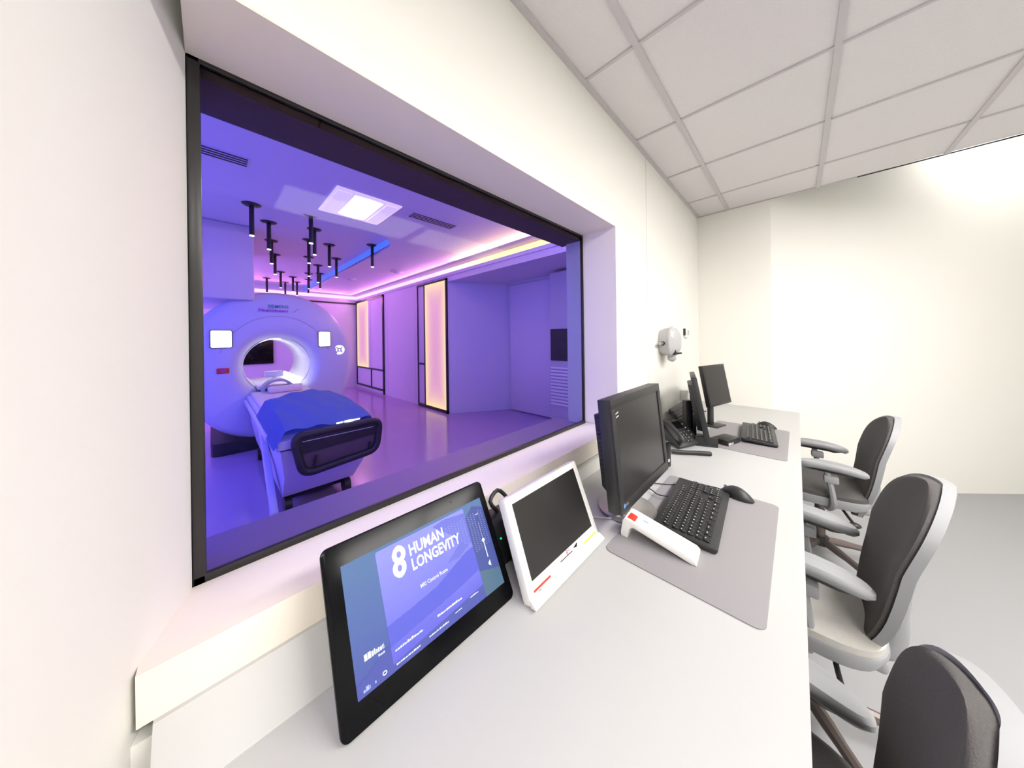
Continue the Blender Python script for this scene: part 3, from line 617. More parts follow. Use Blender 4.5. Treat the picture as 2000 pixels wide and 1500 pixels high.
# status lines, slider, small icons (unreadable marks in the photograph)
def dashes(nm, x0, x1, z, h, m):
    b = MB(); x = x0
    while x < x1:
        wd = random.uniform(0.002, 0.006); hh = h*random.uniform(0.55, 1.1)
        b.quad([(x, -0.0018, z), (min(x+wd, x1), -0.0018, z), (min(x+wd, x1), -0.0018, z+hh), (x, -0.0018, z+hh)]); x += wd+0.0010
    b.build(nm, m, scr, smooth=False, mtx=T)
for (x0_, x1_, z_, h_) in ((-0.098, -0.040, 0.068, 0.0040), (-0.004, 0.060, 0.071, 0.0040), (-0.100, -0.050, 0.048, 0.0026), (-0.030, 0.018, 0.050, 0.0026), (0.036, 0.054, 0.055, 0.0022), (0.080, 0.104, 0.061, 0.0024)):
    dashes('status_line', x0_, x1_, z_, h_, 'screen_text')
dashes('clock_mark', -0.152, -0.116, 0.086, 0.010, 'screen_text'); dashes('clock_mark', -0.128, -0.116, 0.079, 0.0035, 'screen_text')
dashes('menu_mark', -0.160, -0.148, 0.046, 0.006, 'screen_text_dim'); dashes('menu_mark', -0.140, -0.137, 0.047, 0.006, 'screen_text_dim')
b = MB(); b.tube([(-0.122+0.0035*math.cos(a*0.5236), -0.0018, 0.051+0.0025*math.sin(a*0.5236)) for a in range(13)], 0.0008, 6, 1); b.build('menu_mark', 'screen_text', scr, mtx=T)
b = MB(); b.cyl((0.156, -0.0022, 0.152), (0.156, -0.0014, 0.152), 0.0042, seg=14)
def q2(x0, z0, x1, z1): b.quad([(x0, -0.0018, z0), (x1, -0.0018, z0), (x1, -0.0018, z1), (x0, -0.0018, z1)])
q2(0.1548, 0.112, 0.1572, 0.150); q2(0.1557, 0.152, 0.1563, 0.195); q2(0.152, 0.214, 0.162, 0.2155); q2(0.1525, 0.095, 0.1545, 0.101)
b.quad([(0.1545, -0.0018, 0.095), (0.1590, -0.0018, 0.091), (0.1590, -0.0018, 0.105), (0.1545, -0.0018, 0.101)]); b.build('slider', 'screen_text', scr, smooth=False, mtx=T)
b = MB()
for k in range(14):
    for j_ in range(20):
        x = 0.060+k*0.0085; z = 0.128+j_*0.0048+0.001*k
        if ((x < cx1-0.006 and z > 0.158+(0.11-x)*0.9) or (x >= cx1 and x < SX1-0.006)) and z < 0.222 and abs(x-0.156) > 0.006:
            b.quad([(x, -0.0016, z), (x+0.0042, -0.0016, z), (x+0.0042, -0.0016, z+0.0007), (x, -0.0016, z+0.0007)])
b.build('screen_pattern', 'screen_text_dim', scr, smooth=False, mtx=T)
b = MB(); b.cyl((0.095, -0.0008, 0.270), (0.095, -0.0002, 0.270), 0.0022, seg=12); b.cyl((-0.02, -0.0008, 0.268), (-0.02, -0.0002, 0.268), 0.0012, seg=10); b.build('sensor_dot', 'black_plastic', tp, mtx=T)

# ---- white monitor
wmon = thing('patient_monitor', 'white framed monitor with blank dark screen between touch panel and keyboard', 'monitor', (-0.474, 0.72, ZD+0.006), R(90))
T = panel_frame(R(22)); W_, Hh = 0.350, 0.251
b = MB(); b.prism(rrect(W_, Hh, 0.008, 4, 0, Hh/2), 0.0, 0.028, axis='y', bevel=0.003); b.build('front_frame', 'white_plastic', wmon, mtx=T)
b = MB(); b.prism([(0.004, 0.0), (-0.013, -0.003), (-0.015, 0.001), (-0.001, 0.018), (0.004, 0.018)], -W_/2, W_/2+0.004, axis='x', bevel=0.0015); b.build('lower_lip', 'white_plastic', wmon, mtx=T)
b = MB(); b.box((-0.1525, -0.0012, 0.0485), (0.1505, 0.004, 0.232)); b.build('screen', 'dark_screen', wmon, mtx=T)
b = MB(); b.box((-0.125, 0.028, 0.045), (0.125, 0.075, 0.185), bevel=0.015, seg=3); b.build('rear_housing', 'mauve_plastic', wmon, mtx=T)
b = MB(); b.prism([(0.045, 0.0), (0.17, 0.0), (0.17, 0.008), (0.12, 0.05), (0.10, 0.10), (0.085, 0.10)], -0.10, 0.10, axis='x', bevel=0.003); b.build('stand', 'black_plastic', wmon)
CH = T
def chin_flat(nm, x0, z0, x1, z1, m):
    b = MB(); b.box((x0, -0.0010, z0), (x1, 0.002, z1)); return b.build(nm, m, wmon, smooth=False, mtx=CH)
chin_flat('red_stripe', -0.155, 0.0235, -0.086, 0.0285, 'red'); chin_flat('yellow_stripe', 0.088, 0.0235, 0.160, 0.0275, 'yellow')
lab = chin_flat('rating_label', -0.055, 0.0145, 0.062, 0.0365, 'white_plastic')
random.seed(3)
for r_ in range(4):
    b = MB(); x = -0.048+0.004*r_
    while x < 0.045:
        wd = random.uniform(0.004, 0.011); z_ = 0.0165+0.0040*r_; b.quad([(x, -0.0014, z_), (x+wd, -0.0014, z_), (x+wd, -0.0014, z_+0.0010), (x, -0.0014, z_+0.0010)]); x += wd+0.003
    b.build('label_line', 'steel_paint', lab, smooth=False, mtx=CH)
b = MB(); b.box((-0.035, -0.0016, 0.0328), (0.025, -0.0012, 0.0352)); b.build('label_line', 'black_plastic', lab, smooth=False, mtx=CH)
def marks(nm, m, rings_, th):
    b = MB()
    for (x, z, r) in rings_: b.tube([(x+r*math.cos(a*0.5236), -0.0012, z+r*math.sin(a*0.5236)) for a in range(13)], th, 6, 1)
    return b.build(nm, m, wmon, mtx=CH)
marks('button_symbol', 'black_plastic', [(-0.134, 0.0165, 0.0036), (-0.134, 0.0095, 0.0036)], 0.0007)
marks('button_symbol', 'steel_paint', [(0.118, 0.0175, 0.0032), (0.118, 0.0110, 0.0032)], 0.0006)
marks('warning_symbol', 'red', [(0.002, 0.0440, 0.0030), (0.002, 0.0385, 0.0030)], 0.0007); marks('warning_symbol', 'label_blue', [(0.012, 0.0435, 0.0024)], 0.0007)
b = MB(); b.prism([(0.034, 0.0375), (0.056, 0.0430), (0.050, 0.0340)], -0.0014, 0.001, axis='y'); b.build('logo_mark', 'black_gloss', wmon, mtx=CH)
b = MB(); b.box((0.085, 0.002, 0.2495), (0.103, 0.010, 0.2525)); b.build('indicator_tab', 'yellow', wmon, mtx=T)

# ---- small black device behind the two panels
dv = thing('speaker_unit', 'small black device with green light between the two panels', 'speaker', (-0.655, 0.60, ZD), R(90))
b = MB(); b.box((-0.075, -0.035, 0.0), (0.075, 0.035, 0.15), bevel=0.015, seg=3); b.build('body', 'black_plastic', dv)
b = MB(); b.cyl((-0.02, -0.037, 0.095), (-0.02, -0.034, 0.095), 0.0025, seg=10); b.build('indicator', 'green_led', dv)
b = MB(); b.tube([(0.0, 0.0, 0.15), (-0.02, 0.01, 0.185), (0.02, 0.02, 0.20), (0.05, 0.01, 0.17), (0.06, 0.0, 0.14)], 0.006, 8); b.build('cable_loop', 'cable_black', dv)

# ---- large black monitor on round base
lm = thing('desktop_monitor', 'large black monitor with blank screen on round silver base, nearer one', 'monitor', (-0.400, 1.132, ZD), R(90))
T = Matrix.Translation((0, 0, 0.105)) @ Matrix.Rotation(-R(5.5), 4, 'X'); W_, Hh = 0.465, 0.365
b = MB()
b.box((-W_/2, 0.006, 0), (W_/2, 0.048, Hh), bevel=0.004)
b.box((-W_/2, 0.0, 0), (W_/2, 0.008, 0.036), bevel=0.002); b.box((-W_/2, 0.0, Hh-0.030), (W_/2, 0.008, Hh), bevel=0.002); b.box((-W_/2, 0.0, 0.036), (-W_/2+0.028, 0.008, Hh-0.030)); b.box((W_/2-0.028, 0.0, 0.036), (W_/2, 0.008, Hh-0.030))
b.build('housing', 'black_plastic', lm, mtx=T)
b = MB(); b.box((-W_/2+0.027, 0.0035, 0.035), (W_/2-0.027, 0.0065, Hh-0.029)); b.build('screen', 'dark_screen', lm, mtx=T)
b = MB(); b.prism([(0.048, 0.02), (0.085, 0.06), (0.09, Hh-0.06), (0.048, Hh-0.05)], -0.19, 0.19, axis='x', bevel=0.004); rh = b.build('rear_housing', 'black_plastic', lm, mtx=T)
for k in range(16):
    b = MB(); b.box((-0.1915, 0.055, 0.075+k*0.0145), (-0.189, 0.082, 0.080+k*0.0145)); b.build('vent_slot', 'key_black', rh, smooth=False, mtx=T)
b = MB(); b.prism([(x, y) for x, y in [(0.0+0.108*math.cos(R(a)), 0.085+0.108*math.sin(R(a))) for a in range(0, 360, 10)]], 0.0, 0.010, bevel=0.003); b.build('base_disc', 'silver', lm)
b = MB(); b.box((-0.05, 0.085, 0.008), (0.05, 0.115, 0.25), bevel=0.01); b.build('neck', 'silver', lm)
b = MB(); b.tube([(-0.03, 0.10, 0.02), (-0.07, 0.115, 0.06), (-0.075, 0.11, 0.12)], 0.012, 8); b.build('neck_cable', 'cable_black', lm)
b = MB(); b.quad([(-W_/2+0.018, -0.0006, 0.018), (-W_/2+0.030, -0.0006, 0.018), (-W_/2+0.030, -0.0006, 0.030), (-W_/2+0.018, -0.0006, 0.030)]); b.build('maker_mark', 'label_blue', lm, smooth=False, mtx=T)
text('maker_lettering', 'EIZO', 0.010, T @ Matrix.Translation((-W_/2+0.032, -0.0008, 0.020)) @ TXP, 'grey_plastic', lm)
b = MB(); 
for z in (0.312, 0.300): b.quad([(-0.200, 0.003, z), (-0.178, 0.003, z+0.004), (-0.178, 0.003, z+0.008), (-0.200, 0.003, z+0.004)])
b.build('screen_sticker', 'legend_white', lm, smooth=False, mtx=T)

# ---- keyboards
def keyboard(name, label, cx, cy, rz, L, D, individual):
    t = thing(name, label, 'keyboard', (cx, cy, ZD+0.003), rz, 'desktop keyboards')
    Tk = Matrix.Rotation(R(4.5), 4, 'X')        # local: x along length, y away from the user (rises)
    b = MB(); b.prism(rrect(L, D, 0.012, 4, 0, 0), 0.006, 0.020, bevel=0.003); b.build('case', 'black_plastic', t, mtx=Matrix.Translation((0, 0, 0.004)) @ Tk)
    for s in (-1, 1):
        b = MB(); b.box((s*L*0.42-0.015, D/2-0.03, 0.0), (s*L*0.42+0.015, D/2-0.018, 0.018)); b.build('foot', 'black_plastic', t)
    TT = Matrix.Translation((0, 0, 0.004)) @ Tk
    k0 = 0.0185
    keys = []
    x0 = -L/2+0.018
    rows = [(D*0.30, 15), (D*0.15, 15), (D*0.03, 14), (-D*0.09, 13), (-D*0.21, 12), (-D*0.33, 8)]
    mainw = 0.285*L/0.44
    for r_, (yy, n) in enumerate(rows):
        pw = mainw/n
        for k in range(n):
            wd = pw*0.86
            if r_ == 5 and k == 3: continue
            keys.append((x0+pw*(k+0.5), yy, wd, D*0.098))
    keys.append((x0+mainw*(3.5/8), rows[5][0], mainw/8*0.9, D*0.098))
    for c_ in range(3):
        for r_ in (0, 1, 2): keys.append((x0+mainw+0.012+c_*0.0175, rows[r_][0], 0.0155, D*0.098))
    for c_, r_ in ((0, 5), (1, 5), (2, 5), (1, 4)): keys.append((x0+mainw+0.012+c_*0.0175, rows[r_][0], 0.0155, D*0.098))
    for c_ in range(4):
        for r_ in range(1, 6): keys.append((x0+mainw+0.068+c_*0.0175, rows[r_][0], 0.0155, D*0.098))
    cache = {}
    if individual:
        for i, (x, y, wd, dp) in enumerate(keys):
            kk = round(wd, 4)
            if kk not in cache:
                b = MB(); b.box((-wd/2, -dp/2, 0), (wd/2, dp/2, 0.007), bevel=0.0015, seg=1)
                o = b.build('key', 'key_black', t); cache[kk] = o
            else:
                o = cache[kk].copy(); C.objects.link(o); o.parent = t
            o.matrix_local = TT @ Matrix.Translation((x, y, k0))
        b = MB(); random.seed(11)
        for (x, y, wd, dp) in keys:
            if wd > 0.03: continue
            z = k0+0.0074; a = random.uniform(0.12, 0.22)*wd
            b.quad([(x-a, y+dp*0.12, z), (x+a*0.3, y+dp*0.12, z), (x+a*0.3, y+dp*0.30, z), (x-a, y+dp*0.30, z)])
        o = b.build('key_legends', 'legend_white', t, smooth=False, mtx=TT); o['kind'] = 'stuff'
        b = MB()
        for k in range(12):
            b.cyl((x0+0.012+k*0.0225+(0.008*(k//4)), D*0.415, 0.019), (x0+0.012+k*0.0225+(0.008*(k//4)), D*0.415, 0.0206), 0.0012, seg=6)
        o = b.build('hotkey_legends', 'legend_white', t, smooth=False, mtx=TT); o['kind'] = 'stuff'
    else:
        b = MB()
        for (x, y, wd, dp) in keys: b.box((x-wd/2, y-dp/2, k0), (x+wd/2, y+dp/2, k0+0.007))
        o = b.build('keys', 'key_black', t, mtx=TT); o['kind'] = 'stuff'
        b = MB()
        for (x, y, wd, dp) in keys:
            z = k0+0.0074; b.quad([(x-wd*0.2, y, z), (x+wd*0.1, y, z), (x+wd*0.1, y+dp*0.3, z), (x-wd*0.2, y+dp*0.3, z)])
        o = b.build('key_legends', 'grey_plastic', t, smooth=False, mtx=TT); o['kind'] = 'stuff'
    return t
# user sits at +x: local -y (front of keyboard) -> world +x ; rot z = 90deg maps local y -> -x
keyboard('keyboard', 'black keyboard with white legends in front of the large near monitor', -0.285, 1.272, R(93.5), 0.425, 0.185, True)
keyboard('keyboard', 'black keyboard on the far desk mat', -0.190, 2.53, R(95), 0.43, 0.175, False)
sp = keyboard('spare_keyboard', 'spare black keyboard propped against the wall behind the phone', -0.655, 2.56, R(90), 0.42, 0.15, False)
sp.rotation_euler = (R(52), 0, R(90)); sp.location = (-0.655, 2.56, ZD+0.062); sp['group'] = 'desktop keyboards'

# ---- mice
def mouse(label, x, y, rz):
    t = thing('computer_mouse', label, 'mouse', (x, y, ZD+0.003), rz, 'computer mice')
    rings = []
    for k in range(13):
        u_ = k/12; xx = -0.058+0.116*u_; wv = 0.031*(math.sin(math.pi*min(0.985, max(0.015, u_)))**0.42)*(0.92+0.1*u_); hv = 0.038*(math.sin(math.pi*min(0.985, max(0.02, u_*0.95+0.03)))**0.6)*(0.75+0.35*math.sin(math.pi*(u_*0.8+0.15)))
        rings.append([(xx, wv*math.cos(R(a)), 0.001+hv*max(0, math.sin(R(a)))**0.8) for a in range(0, 181, 12)])
    b = MB(); b.loft(rings); b.build('body', 'black_gloss' if False else 'black_plastic', t)
    b = MB(); b.cyl((-0.038, -0.003, 0.029), (-0.038, 0.003, 0.029), 0.008, seg=14); b.build('scroll_wheel', 'grey_plastic', t)
    return t
mouse('black computer mouse beside the nearer keyboard', -0.185, 1.515, R(-14)); mouse('black computer mouse beside the far keyboard', -0.165, 2.80, R(-10))
# cables
def cable(name, label, pts, r, m, group=None):
    b = MB(); b.tube(pts, r, 8, 5); return tag(b.build(name, m), label, 'cable', group)
cable('mouse_cable', 'thin black cable from the monitor to the near mouse', [(-0.47, 1.40, ZD+0.006), (-0.41, 1.44, ZD+0.006), (-0.36, 1.50, ZD+0.008), (-0.30, 1.53, ZD+0.008), (-0.242, 1.528, ZD+0.012)], 0.002, 'cable_black')
cable('keyboard_cable', 'black cable leaving the back of the near keyboard', [(-0.375, 1.30, ZD+0.02), (-0.42, 1.29, ZD+0.016), (-0.46, 1.32, ZD+0.013), (-0.53, 1.34, ZD+0.004)], 0.0022, 'cable_black')
cable('intercom_cable', 'white cable running behind the near monitor to the intercom', [(-0.60, 0.90, ZD+0.003), (-0.56, 0.98, ZD+0.003), (-0.505, 1.02, ZD+0.004), (-0.46, 1.06, ZD+0.014), (-0.41, 1.03, ZD+0.03)], 0.003, 'cable_white')

# ---- white intercom (wedge with a leg at its raised end)
ic = thing('intercom', 'white wedge shaped intercom with red button beside the near keyboard', 'intercom', (-0.325, 1.005, ZD+0.003), R(4))
b = MB(); b.prism([(-0.105, 0.056), (-0.098, 0.064), (-0.085, 0.064), (0.10, 0.020), (0.108, 0.012), (0.108, 0.001), (0.095, 0.0), (-0.07, 0.040), (-0.082, 0.032), (-0.090, 0.0), (-0.110, 0.0), (-0.112, 0.01)], -0.038, 0.038, axis='y', bevel=0.004); b.build('body', 'white_plastic', ic)
TI = Matrix.Translation((0, 0, 0.0425)) @ Matrix.Rotation(math.atan2(0.044, 0.185), 4, 'Y')
b = MB(); b.box((-0.092, -0.030, 0.0005), (-0.068, 0.002, 0.0045), bevel=0.001); b.build('red_button', 'red', ic, mtx=TI)
b = MB(); b.box((-0.05, 0.0, 0.001), (-0.035, 0.003, 0.0022)); b.build('blue_mark', 'label_blue', ic, mtx=TI)
for x, y in ((-0.01, -0.02), (-0.01, 0.015), (0.03, -0.02), (0.06, 0.015), (0.08, -0.02)):
    b = MB(); b.box((x, y, 0.001), (x+0.008, y+0.003, 0.0018)); b.build('key_mark', 'grey_plastic', ic, mtx=TI)
b = MB(); b.box((-0.09, -0.034, 0.0005), (0.09, 0.034, 0.0007)); 
b.build('front_plate', 'white_plastic', ic, mtx=TI)

# ---- desk phone and its handset
ph = thing('desk_phone', 'black desk phone with keypad behind the large near monitor', 'phone', (-0.468, 2.01, ZD+0.009), R(67))
T = Matrix.Rotation(R(38), 4, 'X')
b = MB(); b.prism([(-0.095, 0.0), (0.095, 0.0), (0.10, 0.18), (-0.10, 0.18)], -0.012, 0.014, axis='z', mtx=T, bevel=0.004); b.build('body', 'black_plastic', ph)
b = MB(); b.prism([(0.02, 0.004), (0.15, 0.0), (0.14, 0.10)], -0.07, 0.07, axis='x'); b.build('foot', 'black_plastic', ph)
b = MB(); b.box((-0.02, 0.115, 0.014), (0.055, 0.165, 0.017)); b.build('display', 'black_gloss', ph, mtx=T)
for r_ in range(4):
    for c_ in range(3):
        b = MB(); b.box((-0.035+c_*0.026, 0.02+r_*0.02, 0.013), (-0.019+c_*0.026, 0.031+r_*0.02, 0.018), bevel=0.001, seg=1); k_ = b.build('phone_key', 'key_black', ph, mtx=T)
        b = MB(); b.box((-0.030+c_*0.026, 0.024+r_*0.02, 0.0181), (-0.025+c_*0.026, 0.027+r_*0.02, 0.0184)); b.build('digit', 'legend_white', k_, smooth=False, mtx=T)
for r_ in range(4):
    b = MB(); b.box((0.065, 0.06+r_*0.026, 0.0135), (0.073, 0.064+r_*0.026, 0.016)); b.build('line_lamp', 'legend_white', ph, smooth=False, mtx=T)
b = MB(); b.tube([(-0.075, 0.015, 0.035), (-0.078, 0.05, 0.052), (-0.078, 0.13, 0.052), (-0.075, 0.17, 0.035)], [0.019, 0.013, 0.013, 0.019], 10); b.build('handset', 'black_plastic', ph, mtx=T)
b = MB(); b.tube([(-0.52, 1.83, ZD+0.016), (-0.47, 1.86, ZD+0.014), (-0.42, 1.90, ZD+0.013), (-0.365, 1.935, ZD+0.013), (-0.35, 1.945, ZD+0.012)], 0.0115, 10, 4)
tag(b.build('headset_band', 'black_plastic'), 'black curved headset band lying in front of the desk phone', 'headset')
sb = thing('cardboard_holder', 'small dark box with white labels between near monitor and phone', 'box', (-0.505, 1.60, ZD), R(75))
b = MB(); b.box((-0.05, -0.02, 0), (0.06, 0.03, 0.13), bevel=0.006); b.build('body', 'black_gloss', sb)
for (x, z, s_) in ((-0.02, 0.10, 0.006), (0.0, 0.085, 0.007), (0.03, 0.03, 0.014)):
    b = MB(); b.box((x, -0.0215, z), (x+s_, -0.0200, z+s_)); b.build('sticker', 'legend_white', sb, smooth=False)

# ---- far workstation: two monitors, mini computer, slim tower
def far_monitor(name, label, a, c, z0, z1, tilt):
    a = Vector(a); c = Vector(c); L = (c-a).length; mid = (a+c)/2; ang = math.atan2(c.y-a.y, c.x-a.x)
    t = thing(name, label, 'monitor', (mid.x, mid.y, ZD), ang, 'far workstation monitors')
    TM = Matrix.Translation((0, 0, z0-ZD)) @ Matrix.Rotation(-tilt, 4, 'X') @ Matrix.Translation((0, 0, ZD-z0))
    b = MB(); b.box((-L/2, 0.0, z0-ZD), (L/2, 0.030, z1-ZD), bevel=0.003); b.build('housing', 'black_plastic', t, mtx=TM)
    b = MB(); b.box((-L/2+0.012, -0.0012, z0-ZD+0.016), (L/2-0.012, 0.001, z1-ZD-0.012)); b.build('screen', 'dark_screen', t, mtx=TM)
    b = MB(); b.prism([(-L*0.36, 0.03), (L*0.36, 0.03), (L*0.28, 0.055), (-L*0.28, 0.055)], z0-ZD+0.05, z1-ZD-0.05); b.build('rear_housing', 'black_plastic', t, mtx=TM)
    b = MB(); b.box((-0.03, 0.065, 0.008), (0.03, 0.085, z0-ZD+0.12), bevel=0.004); b.build('neck', 'black_plastic', t)
    b = MB(); b.box((-0.07, 0.0, 0.0), (0.07, 0.11, 0.010), bevel=0.003); b.build('base', 'black_plastic', t)
    b = MB(); b.box((0.0, -0.0012, z0-ZD+0.006), (0.005, 0.0, z0-ZD+0.009)); b.build('power_mark', 'legend_white', t, smooth=False)
    return t
far_monitor('desktop_monitor', 'far black monitor with its grey screen turned to the room', (-0.44, 2.45), (-0.36, 2.76), 0.905, 1.20, R(10))
far_monitor('desktop_monitor', 'far black monitor seen edge-on in front of the other', (-0.378, 2.09), (-0.463, 2.42), 0.775, 1.165, R(10))
pc = thing('mini_computer', 'flat black mini computer with stickers under the far monitors', 'computer', (-0.325, 2.25, ZD), R(72))
b = MB(); b.box((-0.07, -0.045, 0.0), (0.07, 0.045, 0.036), bevel=0.004); b.build('case', 'black_plastic', pc)
b = MB(); b.box((-0.062, -0.0465, 0.006), (-0.036, -0.045, 0.020)); b.build('sticker', 'legend_white', pc, smooth=False)
b = MB(); b.box((-0.03, -0.0465, 0.006), (-0.01, -0.045, 0.018)); b.build('sticker', 'grey_plastic', pc, smooth=False)
pb = thing('sloped_stand', 'black sloped stand in front of the mini computer', 'stand', (-0.41, 2.12, ZD), R(22))
b = MB(); b.prism([(-0.03, 0.0), (0.03, 0.0), (0.03, 0.012), (-0.01, 0.055), (-0.03, 0.055)], -0.06, 0.06, axis='x', bevel=0.003); b.build('plate', 'black_plastic', pb)
b = MB(); b.box((-0.055, -0.034, 0.0), (0.055, -0.029, 0.012)); b.build('lip', 'black_plastic', pb)
tw = thing('slim_tower', 'slim upright black tower between the phone and the far monitors', 'device', (-0.528, 2.215, ZD), R(47))
b = MB(); b.box((-0.024, -0.02, 0), (0.024, 0.02, 0.245), bevel=0.004); b.build('case', 'black_plastic', tw); b = MB(); b.box((-0.03, -0.025, 0), (0.03, 0.025, 0.006)); b.build('foot', 'black_plastic', tw)
ol = thing('wall_socket_box', 'white cable box on the wall behind the far monitors', 'socket', (XW+0.001, 2.98, 0.85), R(90))
b = MB(); b.box((-0.16, -0.06, 0.0), (0.16, 0.0, 0.10), bevel=0.006); b.build('box', 'white_plastic', ol)
for x in (-0.10, 0.0): b = MB(); b.box((x, -0.064, 0.03), (x+0.06, -0.06, 0.07)); b.build('socket', 'grey_plastic', ol)
cable('power_cable', 'black cable looping down from the wall box', [(-0.66, 2.84, 0.93), (-0.65, 2.82, 0.95), (-0.645, 2.80, 0.90), (-0.63, 2.75, 0.84), (-0.60, 2.70, 0.79), (-0.58, 2.62, ZD+0.008)], 0.004, 'cable_black', 'cables behind the far monitors')
cable('power_cable', 'black cable from the wall box to the far monitor', [(-0.66, 2.90, 0.93), (-0.64, 2.90, 0.95), (-0.60, 2.86, 0.88), (-0.55, 2.80, 0.80), (-0.52, 2.72, 0.82)], 0.004, 'cable_black', 'cables behind the far monitors')
cable('power_cable', 'black cable arching behind the large near monitor', [(-0.60, 1.55, 0.85), (-0.64, 1.72, 0.93), (-0.66, 1.88, 0.92), (-0.66, 2.02, 0.86), (-0.64, 2.12, ZD+0.01)], 0.0045, 'cable_black', 'cables behind the far monitors')
for i, (ya, yb, zz) in enumerate(((2.30, 2.60, 0.84), (2.33, 2.63, 0.80), (2.32, 2.62, 0.77))):
    cable('data_cable', ['upper cable of the tangle behind the slim tower', 'middle cable of the tangle behind the slim tower', 'lowest cable of the tangle behind the slim tower'][i], [(-0.60, ya, zz), (-0.56, ya+0.1, zz+0.03), (-0.60, ya+0.2, zz-0.01), (-0.54, yb, zz+0.02)], 0.004, 'cable_black', 'cables behind the far monitors')

# ---- wall device and thermostat
wd_ = thing('wall_alarm', 'grey rounded alarm unit mounted on the wall above the monitors', 'alarm', (XW, 2.36, 1.372), 0)
b = MB(); rings = []
for (x, ry, rz_) in ((0.0, 0.075, 0.088), (0.03, 0.085, 0.10), (0.068, 0.090, 0.106), (0.070, 0.096, 0.113), (0.082, 0.096, 0.113), (0.105, 0.078, 0.092), (0.122, 0.052, 0.062), (0.128, 0.025, 0.03)):
    rings.append([(x, p[0], p[1]) for p in [(ry*math.copysign(abs(math.cos(R(a)))**0.75, math.cos(R(a))), rz_*math.copysign(abs(math.sin(R(a)))**0.75, math.sin(R(a)))) for a in range(0, 360, 12)]])
b.loft(rings); b.build('housing', 'grey_plastic', wd_)
b = MB(); b.cyl((0.035, -0.095, -0.01), (0.035, -0.075, -0.01), 0.016, seg=14); b.build('side_port', 'black_plastic', wd_)
b = MB(); b.cyl((0.035, -0.145, -0.01), (0.035, -0.09, -0.01), 0.011, seg=14); b.build('side_knob', 'silver', wd_)
b = MB(); b.cyl((0.085, 0.0, 0.10), (0.085, 0.0, 0.132), 0.02, 0.016, 14); b.build('top_button', 'white_plastic', wd_)
b = MB(); b.sphere((0.07, 0.0, -0.118), (0.03, 0.03, 0.028), 8); b.build('sounder', 'grey_plastic', wd_)
b = MB(); b.box((0.105, -0.035, -0.02), (0.125, -0.012, 0.010)); b.build('warning_label', 'orange', wd_)
b = MB(); b.box((0.085, -0.06, -0.092), (0.112, -0.005, -0.045), bevel=0.004); b.build('lower_panel', 'black_plastic', wd_)
b = MB(); b.cyl((0.10, -0.02, -0.085), (0.14, -0.015, -0.08), 0.006, seg=8); b.build('cable_stub', 'black_plastic', wd_)
b = MB(); b.box((0.088, -0.085, 0.03), (0.104, -0.055, 0.075)); b.build('front_label', 'white_plastic', wd_)
th = thing('thermostat', 'small white thermostat with grey display on the wall near the corner', 'thermostat', (XW, 3.02, 1.40))
b = MB(); b.box((0.0, -0.05, 0), (0.022, 0.05, 0.085), bevel=0.004); b.build('case', 'white_plastic', th); b = MB(); b.box((0.022, -0.02, 0.02), (0.024, 0.03, 0.065)); b.build('display', 'grey_plastic', th)
b = MB(); b.box((0.0, -0.066, 0.02), (0.016, -0.051, 0.08), bevel=0.002); b.build('bracket_or_shadow', 'black_plastic', th)  # black block standing in for the shadow beside the case

